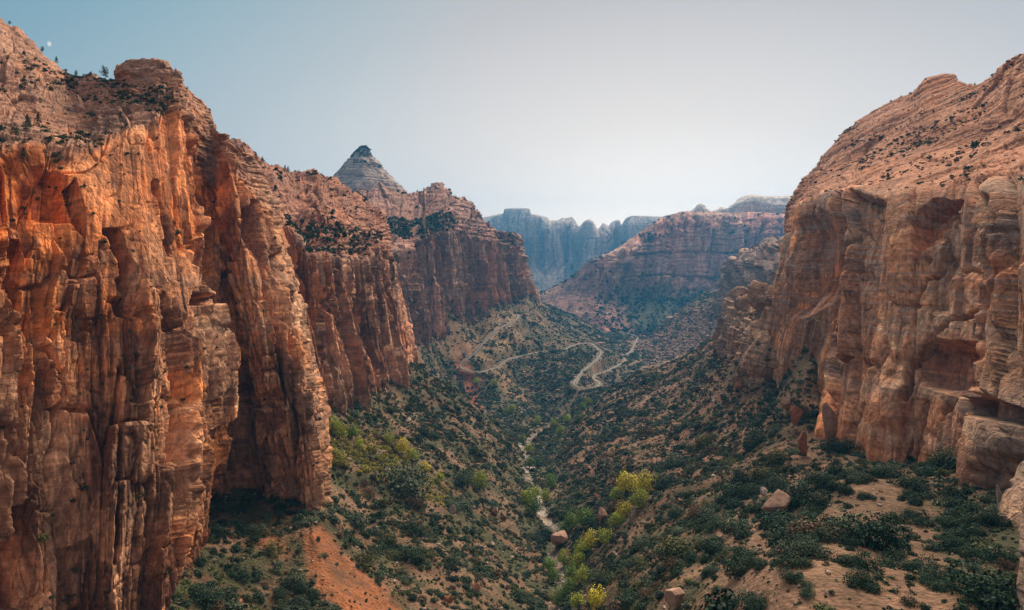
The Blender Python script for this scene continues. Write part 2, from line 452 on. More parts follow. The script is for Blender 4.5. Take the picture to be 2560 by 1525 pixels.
TPX, TPY = [a.astype(f32) for a in proj(TV)]
def reg(poly, soft=40, px=None, py=None):
    """soil / plant-cover zones, outlined as they lie on the slopes"""
    if px is None: px, py = TPX, TPY
    wx = px + 22 * fbm2(px / 60, py / 40, 3, 71); wy = py + 16 * fbm2(px / 60, py / 40, 3, 72)
    return sst(-.5, .5, polydist(wx, wy, poly) / soft)
Z_ORANGE = [(745,1335),(800,1300),(850,1380),(960,1470),(1040,1560),(850,1560),(770,1440)]
Z_DARKL = [(430,1560),(450,1400),(500,1230),(620,1180),(740,1230),(720,1330),(640,1420),(700,1560)]
Z_ORANGE2 = [(640,1290),(700,1300),(740,1400),(660,1390)]
Z_SAND = [(1800,1230),(2100,1190),(2250,1180),(2330,1260),(2350,1400),(2450,1600),(1700,1600),(1780,1400)]
Z_RED = [(1130,850),(1175,850),(1200,1000),(1240,1030),(1180,1010),(1130,900)]
Z_TAN = [(1060,780),(1300,780),(1320,860),(1250,900),(1110,900)]
Z_TAN2 = [(1210,900),(1270,900),(1300,1000),(1250,1010)]
Z_BROWN = [(1560,860),(1800,740),(1900,760),(1830,880),(1650,900)]
Z_RIGHT = [(1450,1010),(1800,830),(2080,900),(2100,1180),(1750,1220),(1500,1300),(1420,1150)]
Z_GREEN = [(1000,900),(1100,900),(1500,860),(1650,880),(1500,990),(1330,1180),(1200,1050),(1010,960)]

def terrain_color():
    px, py = TPX, TPY; x, y = TX, TY
    n1 = fbm2(x / 30, y / 30, 5, 73); n2_ = fbm2(x / 6, y / 6, 4, 74); n3_ = fbm2(x / 1.6, y / 1.6, 3, 75)
    soil = mix((.125, .075, .042), (.20, .125, .078), sst(-.4, .4, n1))
    soil = mix(soil, (.31, .105, .04), reg(Z_ORANGE, 30) * np.clip(.75 + .6 * n2_, 0, .95))
    soil = mix(soil, (.32, .12, .05), reg(Z_ORANGE2, 30) * .7)
    soil = mix(soil, (.27, .155, .10), reg(Z_SAND, 50) * (.55 + .3 * n1))
    soil = mix(soil, (.30, .10, .06), reg(Z_RED, 14) * .9)
    soil = mix(soil, (.33, .22, .12), reg(Z_TAN, 30) * .7)
    soil = mix(soil, (.34, .20, .11), reg(Z_TAN2, 20) * .7)
    soil = mix(soil, (.21, .12, .085), reg(Z_BROWN, 40) * .8)
    soil = mix(soil, (.31, .155, .10), reg(Z_RIGHT, 50) * np.clip(.4 + n1, 0, .8))
    green = (.042, .052, .022)
    g = sst(-.32, .25, fbm2(x / 14, y / 14, 4, 76) + .25 * n2_)
    gm = .88 * (1 - .7 * reg(Z_ORANGE, 30)) * (1 - .75 * reg(Z_SAND, 50)) * (1 - .7 * reg(Z_RED, 14)) * (1 - .45 * reg(Z_RIGHT, 50)) * (1 - .5 * reg(Z_TAN, 30))* (1 - .5 * reg(Z_TAN2, 30)) * (1 - .6 * reg(Z_BROWN, 50))
    gm = np.clip(gm + .3 * reg(Z_GREEN, 50), 0, .95)
    C = mix(soil, green, g * gm)
    C = C * (1 + .45 * n2_ + .35 * n3_)[..., None]
    # pale gravel in the creek bed, cut banks by the road
    ck = (1 - sst(3.0, 7.0, T_creek + 2.5 * n3_)) * sst(-.35, .1, fbm2(x / 20, y / 20, 2, 77) + .12)
    C = mix(C, (.42, .37, .33), ck * .8 * sst(1050, 850, y) * np.clip(sst(420, 560, y), .35, 1))
    C = mix(C, (.34, .24, .16), (1 - sst(6, 10, T_road + 9 * n2_)) * .3)
    return np.clip(C, .008, .8).astype(f32)
TC = terrain_color()
def terr_mat():
    m, nt, b = new_mat('soil'); N = nt.nodes; L = nt.links
    at = N.new('ShaderNodeAttribute'); at.attribute_name = 'col'; tc = N.new('ShaderNodeTexCoord')
    t = N.new('ShaderNodeTexNoise'); t.inputs['Scale'].default_value = .8; t.inputs['Detail'].default_value = 8; t.inputs['Roughness'].default_value = .7
    L.new(tc.outputs['Object'], t.inputs['Vector'])
    v = N.new('ShaderNodeTexVoronoi'); v.inputs['Scale'].default_value = .9; L.new(tc.outputs['Object'], v.inputs['Vector'])
    r = N.new('ShaderNodeMapRange'); r.inputs['From Min'].default_value = .3; r.inputs['From Max'].default_value = .7; r.inputs['To Min'].default_value = .62; r.inputs['To Max'].default_value = 1.4
    L.new(t.outputs['Fac'], r.inputs['Value'])
    s = N.new('ShaderNodeVectorMath'); s.operation = 'SCALE'; L.new(at.outputs['Color'], s.inputs[0]); L.new(r.outputs[0], s.inputs['Scale'])
    L.new(s.outputs[0], b.inputs['Base Color'])
    a = N.new('ShaderNodeMath'); a.operation = 'SUBTRACT'; L.new(r.outputs[0], a.inputs[0]); L.new(v.outputs['Distance'], a.inputs[1])
    bp = N.new('ShaderNodeBump'); bp.inputs['Strength'].default_value = .8; bp.inputs['Distance'].default_value = .7
    L.new(a.outputs[0], bp.inputs['Height']); L.new(bp.outputs[0], b.inputs['Normal'])
    return m
MAT_SOIL = terr_mat()
fl = grid_faces(NQ, NY)
link('terrain', raw_mesh('terrain', TV.reshape(-1, 3), fl.ravel(), 4, TC.reshape(-1, 3)), MAT_SOIL, kind='structure',
     label='canyon floor and brushy slopes falling to the creek', category='terrain')

# ------------------------------------------------------------------ road
def asphalt():
    m, nt, b = new_mat('asphalt'); N = nt.nodes; L = nt.links
    tc = N.new('ShaderNodeTexCoord'); t = N.new('ShaderNodeTexNoise'); t.inputs['Scale'].default_value = .25; t.inputs['Detail'].default_value = 6
    L.new(tc.outputs['Object'], t.inputs['Vector'])
    r = N.new('ShaderNodeValToRGB'); r.color_ramp.elements[0].color = (.10, .097, .10, 1); r.color_ramp.elements[1].color = (.125, .12, .12, 1)
    r.color_ramp.elements[0].position = .35; r.color_ramp.elements[1].position = .65
    L.new(t.outputs['Fac'], r.inputs[0]); L.new(r.outputs[0], b.inputs['Base Color']); return m
def flat(name, c, rough=.8):
    m, nt, b = new_mat(name); N = nt.nodes; L = nt.links
    tc = N.new('ShaderNodeTexCoord'); t = N.new('ShaderNodeTexNoise'); t.inputs['Scale'].default_value = 1.5; t.inputs['Detail'].default_value = 4
    L.new(tc.outputs['Object'], t.inputs['Vector'])
    mx = N.new('ShaderNodeMix'); mx.data_type = 'RGBA'; L.new(t.outputs['Fac'], mx.inputs[0])
    mx.inputs[6].default_value = (*[v * .75 for v in c], 1); mx.inputs[7].default_value = (*[min(1, v * 1.2) for v in c], 1)
    L.new(mx.outputs[2], b.inputs['Base Color']); b.inputs['Roughness'].default_value = rough; return m
def ribbon(L_, offs, zoff):
    T = np.gradient(L_, axis=0); T[:, 2] = 0; T /= np.linalg.norm(T, axis=1, keepdims=True); S_ = np.stack([T[:, 1], -T[:, 0], T[:, 2] * 0], -1)
    k = np.ones(9) / 9; S_ = np.stack([np.convolve(np.pad(S_[:, i], 4, mode='edge'), k, 'valid') for i in range(3)], -1)
    return np.stack([L_ + S_ * o + np.array([0, 0, z]) for o, z in zip(offs, zoff)], 1)
for k, L_ in enumerate(road_pts):
    R = ribbon(L_, [-5.2, -4.4, 0, 4.4, 5.2], [-1.2, .06, .16, .06, -1.2])
    link('road', raw_mesh('road', R.reshape(-1, 3), grid_faces(len(L_), 5).ravel(), 4), asphalt(), kind='structure',
         label=('two-lane switchback road with hairpin bends across the knolls', 'distant stretch of road along the valley bottom')[k], category='road')
    R = ribbon(L_, [-.28, .28], [.17, .17])
    link('road_marking', raw_mesh('road_marking', R.reshape(-1, 3), grid_faces(len(L_), 2).ravel(), 4), flat('line_paint', (.6, .45, .12)), kind='structure', label='yellow centre line of the road', category='road marking')
def stone_wall(a, b, side, label):
    """low masonry parapet on the outer edge of a bend, with coping"""
    L_ = road_pts[0][a:b]
    T = ribbon(L_, [side * 5.4, side * 5.4, side * 5.6, side * 6.4, side * 6.6, side * 6.6], [-1.5, .75, .95, .95, .75, -4.5])
    jit = rng.normal(0, .05, T.shape[:2]); T[..., 2] += jit * (np.arange(6) % 5 > 0)
    link('stone_wall', raw_mesh('stone_wall', T.reshape(-1, 3), grid_faces(len(L_), 6).ravel(), 4, smooth=False), MAT_STONE, label=label, category='wall', kind='thing')
MAT_STONE = flat('masonry', (.42, .33, .27))
def ridx(px, py):
    q = road_pts[0]; a, b = proj(q); return int(np.argmin((a - px) ** 2 + (b - py) ** 2))
for (p, q, sd, lb) in [((1155, 922), (1235, 921), -1, 'low stone wall round the outside of the upper left hairpin'),
                       ((1440, 948), (1490, 969), -1, 'low pale stone wall round the outside of the lower hairpin'),
                       ((1470, 857), (1502, 882), 1, 'low stone wall above the bend at the crest of the road')]:
    i, j = sorted((ridx(*p), ridx(*q)))
    if j > i + 2: stone_wall(i, j, sd, lb)
# ------------------------------------------------------------------ cliffs
ORG = (.58, .215, .070); TAN = (.58, .325, .19); VAR = (.115, .052, .034); PALE = (.47, .325, .235)
M_NEAR = rock_mat('sandstone', .42, .85)
M_MID = rock_mat('sandstone_far', .16, .8, dist=1.6)
M_FAR = rock_mat('sandstone_haze', .05, .6, dist=5)

# near left wall with the fin
st = [
 [(-450,2100,95),(-450,900,115),(-450,450,150),(-450,150,260),(-450,-250,360)],
 [(-200,1900,130),(-200,900,150),(-200,450,190),(-200,200,300),(-200,-90,420)],
 [(0,1760,160),(0,900,185),(0,432,215),(0,240,330),(0,44,440)],
 [(90,1700,170),(90,900,197),(95,412,222),(100,255,330),(70,98,445)],
 [(200,1640,180),(200,900,210),(212,418,235),(200,290,330),(150,184,430)],
 [(330,1570,190),(330,900,220),(298,368,262),(280,262,330),(215,202,405)],
 [(380,1550,195),(390,900,228),(345,352,272),(330,255,330),(290,205,380)],
 [(430,1525,200),(440,900,240),(385,345,285),(370,250,325),(308,172,362)],
 [(450,1450,215),(470,900,250),(412,300,300),(400,220,335),(362,158,362)],
 [(468,1380,240),(500,900,262),(440,290,312),(445,230,335),(436,172,358)],
 [(500,1250,285),(545,880,286),(478,380,322),(475,300,340),(452,205,362)],
 [(560,1215,296),(575,870,292),(505,430,340),(505,340,362),(505,262,385)],
 [(620,1190,310),(597,850,300),(533,480,337),(533,400,356),(535,318,380)],
 [(650,1205,308),(615,850,300),(545,450,332),(545,385,342),(553,333,362)],
 [(700,1230,308),(640,850,300),(575,420,330),(565,370,338),(568,330,350)],
 [(760,1270,303),(700,850,306),(615,480,345),(600,400,352),(592,360,358)],
 [(792,1290,300),(755,900,320),(670,540,360),(640,440,375),(622,392,385)],
 [(803,1240,350),(770,890,400),(690,560,430),(660,460,440),(632,405,450)],
 [(800,1150,470),(765,880,520),(685,560,560),(655,470,570),(628,405,580)]]
P = make_patch('near', st, 'cccss', 900, 980, sm=(6, 3), back=True)
# recesses, overhangs and fins seen in the wall
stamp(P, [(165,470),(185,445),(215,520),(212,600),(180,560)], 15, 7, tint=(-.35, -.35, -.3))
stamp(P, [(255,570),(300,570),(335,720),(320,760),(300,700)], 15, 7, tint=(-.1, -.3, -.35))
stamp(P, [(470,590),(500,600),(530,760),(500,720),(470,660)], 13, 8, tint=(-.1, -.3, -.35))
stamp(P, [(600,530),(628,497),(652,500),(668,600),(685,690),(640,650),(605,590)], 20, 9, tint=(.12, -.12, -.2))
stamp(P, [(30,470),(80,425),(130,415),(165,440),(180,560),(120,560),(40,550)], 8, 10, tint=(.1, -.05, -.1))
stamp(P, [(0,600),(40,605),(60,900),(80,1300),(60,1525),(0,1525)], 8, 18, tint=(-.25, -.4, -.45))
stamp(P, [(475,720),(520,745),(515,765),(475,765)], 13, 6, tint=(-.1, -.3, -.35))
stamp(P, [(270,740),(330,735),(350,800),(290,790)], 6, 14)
stamp(P, [(640,990),(700,960),(720,1060),(640,1120)], 6, 20)
groove(P, [(541,330),(535,470),(560,620),(585,740)], 5, 6)
groove(P, [(445,300),(470,420),(485,560),(500,700)], 5, 9)
groove(P, [(392,455),(410,560),(425,640)], 4, 9)
groove(P, [(295,700),(310,760),(340,850),(350,1000)], 5, 8)
groove(P, [(405,770),(415,880),(440,1000),(435,1150)], 6, 10)
groove(P, [(690,640),(715,800),(740,1000),(745,1200)], 5, 10)
groove(P, [(640,560),(660,700),(700,860),(712,1010)], 5, 12)
groove(P, [(300,920),(290,1050),(285,1200),(270,1400)], 5, 7)
groove(P, [(110,870),(170,960),(165,1080),(140,1200)], 5, 7)
groove(P, [(360,1180),(365,1320),(350,1480)], 5, 8)
groove(P, [(540,1160),(590,1040),(620,960)], 8, 8)
sl = P.K[..., 1]; cl = P.K[..., 0]
flatf = reg([(30,440),(110,415),(420,300),(440,420),(430,640),(250,640),(20,590)], 40, P.px, P.py)
flatf = np.maximum(flatf, reg([(560,400),(628,400),(720,700),(650,760),(570,660)], 20, P.px, P.py))
D = cl * ((1 - .62 * flatf) * joints(P, .62, (1.3, 1.5, 1.3), w=(24, 9, 3), h=(95, 40, 11), warp=.75, boxy=.88) + .18 * ledges(P, .8, per=(14, 3.7, 1.3), amp=(.9, .5, .25))) + cl * .8 * fbm3(P.G, 22, 4, 5)
lower = sst(760, 800, P.py) * cl
D += lower * (columns(P, .62, 7, 85, 2.6) + columns(P, .62, 2.6, 30, 1.0, 67))
D += (1 - lower) * cl * sst(440, 560, P.px) * columns(P, .62, 6, 60, 1.8, 71)
D += sl * (ledges(P, 1.0, .10, .05, per=(7, 2.6, 1.0), amp=(2.0, 1.9, 1.0)) + 5 * fbm3(P.G, 35, 5, 6) + .45 * joints(P, .6))
P.cells_near = True
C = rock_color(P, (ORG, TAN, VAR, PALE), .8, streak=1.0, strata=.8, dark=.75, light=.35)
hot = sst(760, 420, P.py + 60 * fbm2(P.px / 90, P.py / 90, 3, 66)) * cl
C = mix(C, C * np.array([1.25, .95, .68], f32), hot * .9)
C = mix(C, np.array([.40, .235, .165], f32) * (1 + .5 * fbm3(P.G, 9, 4, 67)[..., None]), sl * .65)
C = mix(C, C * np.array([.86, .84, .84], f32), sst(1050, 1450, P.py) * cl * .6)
grey = sst(560, 640, P.px) * cl * sst(470, 560, P.py) * .45
C = mix(C, np.array([.34, .22, .15], f32), grey * .7)
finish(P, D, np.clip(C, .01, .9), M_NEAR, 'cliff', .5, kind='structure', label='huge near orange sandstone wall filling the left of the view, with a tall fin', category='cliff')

# middle left wall of tall pillars
st = [
 [(640,1080,400),(640,850,410),(640,600,420),(610,470,540),(560,360,640)],
 [(700,1060,430),(700,850,440),(690,620,450),(660,500,560),(600,368,650)],
 [(770,1050,445),(740,850,455),(722,600,468),(690,530,560),(650,396,670)],
 [(810,1035,462),(785,850,470),(765,640,478),(735,575,560),(700,424,700)],
 [(860,1010,510),(835,850,512),(800,655,510),(785,560,600),(750,434,725)],
 [(900,985,555),(875,850,558),(850,660,550),(830,560,620),(800,440,745)],
 [(940,968,600),(910,850,602),(890,655,600),(870,560,650),(845,457,760)],
 [(975,945,650),(950,840,650),(930,650,650),(910,570,690),(895,487,780)],
 [(1000,930,700),(975,800,700),(950,650,700),(935,575,730),(925,508,790)],
 [(1018,905,760),(992,790,760),(966,655,760),(955,580,780),(948,530,800)],
 [(1022,890,860),(996,780,880),(969,660,900),(960,590,920),(952,545,940)]]
P = make_patch('pillars', st, 'cccss', 620, 560, sm=(4, 3))
P.t_ = P.t
groove(P, [(845,640),(880,760),(905,900),(915,980)], 4, 16)
groove(P, [(735,680),(775,800),(800,960),(812,1040)], 6, 20)
stamp(P, [(740,560),(830,590),(850,640),(760,640)], 10, 20)
D = P.K[..., 0] * (joints(P, .9, (1.0, .9, .6), w=(13, 6, 2.6), h=(190, 90, 12), warp=.5, boxy=.6) + 1.2 * ledges(P, 1.2, amp=(.7, .3, .1)))
D += P.K[..., 0] * (columns(P, 1.0, 8, 170, 6.5, 73) + columns(P, 1.0, 3, 70, 2.2, 75))
fl_ = fbm2(P.s / 17 + 1.2 * fbm2(P.s / 40, P.t / 120, 2, 13), P.t / 260, 3, 14)
D += P.K[..., 0] * (4 * (1 - 2 * np.abs(fl_)) - 2)
D += P.K[..., 1] * (ledges(P, 1.5, .05, .0, amp=(2.2, 1.9, .9)) + 10 * fbm3(P.G, 60, 5, 15) + .5 * joints(P, 1.2))
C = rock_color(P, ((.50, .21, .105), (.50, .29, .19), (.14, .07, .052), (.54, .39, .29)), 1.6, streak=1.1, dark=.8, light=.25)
up = P.K[..., 1]
C = mix(C, np.array([.40, .195, .13], f32) * (1 + .55 * fbm3(P.G, 14, 4, 68)[..., None]), up * .6)
finish(P, D, np.clip(C, .01, .9), M_MID, 'cliff', .4, kind='structure', label='middle sandstone wall of tall dark pillars under a sloping red rim, left of the valley', category='cliff')

# far left promontory
st = [
 [(860,870,1000),(860,640,1020),(860,580,1200),(800,520,1450)],
 [(940,850,1100),(930,640,1120),(930,580,1280),(900,480,1520)],
 [(1000,835,1180),(965,640,1200),(965,575,1350),(955,470,1600)],
 [(1035,815,1280),(1010,632,1280),(1005,565,1400),(1010,482,1640)],
 [(1065,803,1360),(1048,625,1360),(1045,560,1450),(1050,486,1660)],
 [(1110,792,1460),(1085,596,1460),(1078,545,1520),(1095,462,1700)],
 [(1150,780,1560),(1130,590,1560),(1120,535,1600),(1130,488,1730)],
 [(1200,768,1650),(1175,600,1650),(1168,560,1690),(1170,512,1780)],
 [(1245,758,1750),(1220,610,1750),(1212,580,1780),(1208,548,1840)],
 [(1285,748,1850),(1258,620,1850),(1250,598,1870),(1240,573,1900)],
 [(1322,740,1950),(1300,645,1950),(1293,615,1960),(1285,590,1970)],
 [(1332,735,2100),(1308,650,2150),(1298,620,2160),(1290,600,2170)],
 [(1325,735,2400),(1300,650,2400),(1290,620,2400),(1280,600,2400)]]
P = make_patch('promontory', st, 'ccss', 620, 460, sm=(3, 3))
groove(P, [(985,660),(990,760),(1000,835)], 3, 30)
groove(P, [(1076,600),(1080,660),(1085,700)], 3, 30)
D = P.K[..., 0] * (joints(P, 2.0, (.9, 1.0, .7), w=(13, 6, 2.6), h=(120, 50, 10), warp=.5, boxy=.6) + ledges(P, 3, amp=(.9, .4, .15)))
fl_ = fbm2(P.s / 42 + 1.2 * fbm2(P.s / 90, P.t / 260, 2, 16), P.t / 600, 3, 17)
D += P.K[..., 0] * (columns(P, 2.2, 9, 140, 8.0, 77) + columns(P, 2.2, 3.4, 60, 3.0, 79) + 8 * (1 - 2 * np.abs(fl_)) - 4)
D += P.K[..., 1] * (ledges(P, 4.0, .03, 0, amp=(1.6, 1.4, .6)) + 24 * fbm3(P.G, 130, 5, 18) + .6 * joints(P, 2.0))
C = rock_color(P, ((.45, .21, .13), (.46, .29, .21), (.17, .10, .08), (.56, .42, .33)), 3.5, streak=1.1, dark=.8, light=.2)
C = mix(C, np.array([.37, .20, .15], f32) * (1 + .5 * fbm3(P.G, 28, 4, 69)[..., None]), P.K[..., 1] * .6)
finish(P, D, np.clip(C, .01, .9), M_MID, 'cliff', .4, kind='structure', label='far left promontory ending in a dark fluted wall above the green talus', category='cliff')

# pale pointed summit (turned profile, irregular)
def cone_peak(px, Y, prof, name, label, pal, seed, ax=1.0, nu=420, nv=300):
    cx = (px - HX) / F * Y
    pr = np.array([((HY - y) / F * Y, w / F * Y) for y, w in prof])[::-1]
    v = np.linspace(0, 1, nv); z = np.interp(v, np.linspace(0, 1, len(pr)), pr[:, 0]); r = np.interp(v, np.linspace(0, 1, len(pr)), pr[:, 1])
    th = np.linspace(math.pi * 1.12, math.pi * 2 - math.pi * .12 + 0, nu) if False else np.linspace(0, 2 * math.pi, nu)
    z = blur(z[:, None], 3, 0)[:, 0]; r = blur(r[:, None], 3, 0)[:, 0]
    T_, R_ = np.meshgrid(th, r, indexing='ij'); Zz = np.broadcast_to(z, T_.shape)
    dirs = np.stack([np.cos(T_), np.sin(T_) * ax, T_ * 0], -1)
    G = dirs * R_[..., None]; G[..., 0] += cx; G[..., 1] += Y; G[..., 2] += Zz
    P = Patch(); P.key = name; P.G = G; P.n = dirs / np.linalg.norm(dirs, axis=-1, keepdims=True); P.nu, P.nv = nu, nv; P.flip = False
    P.K = np.zeros((nu, nv, 3), f32); P.K[..., 1] = 1; P.px, P.py = [a.astype(f32) for a in proj(G)]
    P.s = (T_ * r.max()).astype(f32); P.t = np.broadcast_to(np.r_[0, np.cumsum(np.hypot(np.diff(z), np.diff(r)))], T_.shape).astype(f32); P.off = np.zeros_like(P.s); P.tint = np.zeros((nu, nv, 3), f32)
    tap = np.clip(R_ / (60 / F * Y), .08, 1)
    G[..., 0] += (14 * fbm2(Zz / 60, Zz * 0, 3, seed)).astype(G.dtype)
    D = tap * (ledges(P, 5, .0, .0, per=(6, 2.4, 1.2), amp=(1.0, .8, .5)) + 34 * fbm3(G, 170, 5, seed) - 20 * np.abs(fbm3(G * np.array([1, 1, .2]), 50, 3, seed + 1)))
    C = rock_color(P, pal, 9, streak=.5, strata=.45, dark=.35, light=.4)
    C = mix(C, np.array([.46, .27, .20], f32), sst(455, 500, P.py + 20 * fbm3(G, 80, 3, 87)) * .85)
    finish(P, D, C, M_FAR, name, None, kind='structure', label=label, category='summit')
    return P
cone_peak(905, 2300, [(366, 0), (368, 9), (374, 17), (386, 25), (395, 34), (405, 45), (420, 57), (440, 75), (460, 92), (480, 108), (520, 110), (570, 150), (640, 190), (700, 220)], 'summit',
          'pale grey pointed summit with a band of dark trees, behind the left walls', ((.36, .27, .22), (.44, .37, .32), (.17, .13, .12), (.52, .47, .43)), 81)

# near right wall
st = [
 [(2000,890,1150),(2010,720,1150),(2030,640,1150),(2030,600,1150),(2040,580,1150)],
 [(1915,890,800),(1950,725,800),(1972,615,800),(1975,570,800),(1982,535,820)],
 [(1885,885,640),(1930,735,640),(1962,610,660),(1968,560,710),(1975,515,760)],
 [(1925,870,560),(1955,720,560),(1985,550,600),(1993,500,690),(2003,462,750)],
 [(1975,875,510),(2005,720,510),(2020,510,555),(2028,465,660),(2040,422,740)],
 [(2020,900,470),(2050,725,470),(2055,498,520),(2065,440,640),(2080,372,730)],
 [(2050,940,440),(2095,740,445),(2095,495,485),(2105,425,620),(2125,330,715)],
 [(2078,1130,350),(2112,800,392),(2128,500,440),(2140,405,590),(2165,300,700)],
 [(2105,1160,325),(2140,800,365),(2150,498,420),(2175,390,560),(2210,275,680)],
 [(2180,1182,288),(2205,800,330),(2225,508,380),(2250,360,530),(2290,232,650)],
 [(2235,1175,280),(2255,800,318),(2275,508,362),(2295,350,500),(2315,202,620)],
 [(2290,1158,276),(2305,800,310),(2325,505,350),(2342,345,480),(2370,194,600)],
 [(2340,1162,262),(2360,800,300),(2375,500,335),(2395,345,455),(2405,205,560)],
 [(2390,1180,246),(2410,800,284),(2425,498,316),(2435,345,436),(2445,212,535)],
 [(2440,1215,222),(2450,810,262),(2465,490,296),(2470,335,410),(2500,182,505)],
 [(2478,1260,198),(2488,820,238),(2505,482,272),(2515,325,382),(2530,160,478)],
 [(2500,1360,156),(2540,850,212),(2560,470,242),(2575,320,345),(2585,135,440)],
 [(2545,1650,105),(2640,850,190),(2680,440,215),(2730,300,280),(2750,40,370)],
 [(2700,2100,75),(2950,850,100),(3000,400,130),(3020,250,200),(3050,-100,280)]]
P = make_patch('rightwall', st, 'cccss', 880, 820, sm=(5, 3))
stamp(P, [(1985,560),(2060,520),(2115,540),(2128,640),(2095,760),(2020,800),(1960,790),(1985,680)], 14, 60, tint=(.05, -.1, -.1))
groove(P, [(2127,500),(2130,600),(2128,680),(2110,800),(2100,900),(2088,1000)], 6, 14)
stamp(P, [(2290,560),(2340,505),(2420,500),(2400,540),(2350,600),(2310,640),(2290,690)], 12, 14, tint=(.12, -.06, -.16))
stamp(P, [(2320,860),(2350,850),(2465,855),(2462,960),(2420,1000),(2310,970),(2285,910)], 11, 22, tint=(.05, -.12, -.12))
stamp(P, [(2180,1060),(2180,930),(2290,960),(2270,1100)], -4, 30)
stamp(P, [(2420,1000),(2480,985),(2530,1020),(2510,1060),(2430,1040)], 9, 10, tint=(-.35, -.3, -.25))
groove(P, [(2375,620),(2350,690),(2320,700),(2290,760),(2280,760)], 5, 7)
groove(P, [(2470,780),(2400,810),(2340,850),(2280,910)], 5, 8)
groove(P, [(2398,540),(2385,620),(2370,700)], 4, 6)
groove(P, [(2500,500),(2510,640),(2490,780),(2480,900)], 7, 11)
groove(P, [(2268,1000),(2285,900)], 7, 9)
groove(P, [(2290,1150),(2300,1080),(2320,1010)], 6, 9)
groove(P, [(2110,1140),(2120,1060),(2150,1010)], 5, 8)
groove(P, [(2070,950),(2082,1060),(2080,1140)], 6, 10)
groove(P, [(2400,1180),(2412,1090),(2430,1000)], 4, 6)
groove(P, [(2478,1260),(2500,1130),(2515,1040)], 8, 12)
groove(P, [(2350,1090),(2390,1020),(2400,1000)], 5, 6)
cl, sl = P.K[..., 0], P.K[..., 1]
D = cl * (.8 * joints(P, 1.0, (1.0, .38, .3), w=(36, 13, 4), h=(130, 50, 12), warp=.7, boxy=.85, crack=.9) + .15 * ledges(P, .9, .06, .03, per=(12, 3.4, 1.2), amp=(.7, .6, .3)) + 1.8 * fbm3(P.G, 60, 4, 25) + .5 * fbm3(P.G, 9, 4, 26))
D += cl * (columns(P, 1.0, 24, 150, 2.0, 91) + columns(P, 1.0, 9, 60, 1.1, 93))
D += sl * (.16 * joints(P, 1.2, lean=-.3) + ledges(P, 1.15, -.42, .1, per=(13, 4.2, 1.5), amp=(2.2, 1.7, .8)) + 7 * fbm3(P.G, 70, 5, 27))
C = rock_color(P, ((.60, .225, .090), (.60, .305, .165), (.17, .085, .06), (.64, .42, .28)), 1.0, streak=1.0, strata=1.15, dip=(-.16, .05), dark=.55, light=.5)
C = mix(C, np.array([.47, .195, .105], f32) * (1 + .5 * fbm2((P.G[..., 2] - .42 * P.G[..., 0]) / 3, P.G[..., 1] / 60, 4, 70)[..., None]), sl * .65)
C = mix(C, np.array([.36, .27, .22], f32), sst(.1, .35, fbm2((P.G[..., 2] - .12 * P.G[..., 0] + 3 * fbm3(P.G, 40, 2, 64)) / 1.8, P.s / 45, 4, 65, .7)) * cl * sst(900, 760, P.py) * .6)
C = mix(C, np.array([.50, .20, .07], f32), sst(.15, .4, fbm2((P.G[..., 2] - .12 * P.G[..., 0] + 3 * fbm3(P.G, 40, 2, 64)) / 1.4, P.s / 60, 4, 85, .7)) * cl * sst(900, 760, P.py) * .5)
gr = sst(.1, .5, fbm3(P.G * np.array([1, 1, .5]), 40, 4, 28)) * cl
C = mix(C, np.array([.34, .265, .215], f32) * (1 + .3 * fbm2(P.G[..., 2] / 1.5, P.s / 60, 3, 29)[..., None]), gr * .4)
C = mix(C, np.array([.25, .20, .165], f32) * (1 + .3 * fbm3(P.G, 8, 4, 30)[..., None]), sst(2440, 2520, P.px) * sst(880, 1020, P.py) * .7)
finish(P, D, np.clip(C, .01, .9), M_NEAR, 'cliff', .6, kind='structure', label='great striped sandstone wall and domed slickrock shoulder on the right', category='cliff')

# blocky ledges below the right wall
st = [
 [(1800,900,900),(1800,860,900),(1815,800,900),(1850,740,900)],
 [(1860,955,620),(1863,900,620),(1875,850,625),(1890,790,650)],
 [(1872,985,575),(1875,900,575),(1890,830,590),(1905,735,620)],
 [(1915,990,545),(1918,900,548),(1928,830,565),(1935,725,600)],
 [(1955,965,530),(1960,895,535),(1965,840,555),(1965,745,590)],
 [(1985,930,530),(1995,890,535),(2000,845,545),(2010,790,570)],
 [(2060,900,520),(2060,885,520),(2060,850,530),(2060,800,560)]]
P = make_patch('ledgeblock', st, 'cccc', 260, 260, sm=(4, 3), back=True)
D = joints(P, 1.3, (1.0, .8, .5), w=(12, 6, 2.6), h=(20, 9, 4), warp=.4, boxy=.9) + 1.3 * ledges(P, 1, .05, 0, per=(14, 5, 1.5), amp=(1.2, .8, .3)) + 5 * fbm3(P.G, 40, 4, 33)
C = rock_color(P, ((.50, .25, .14), (.52, .34, .23), (.19, .12, .09), (.60, .45, .34)), 1.3, streak=.7, strata=1, dark=.5, light=.4)
finish(P, D, C, M_NEAR, 'cliff', .6, kind='structure', label='blocky ledge of pale broken rock at the foot of the right dome', category='cliff')

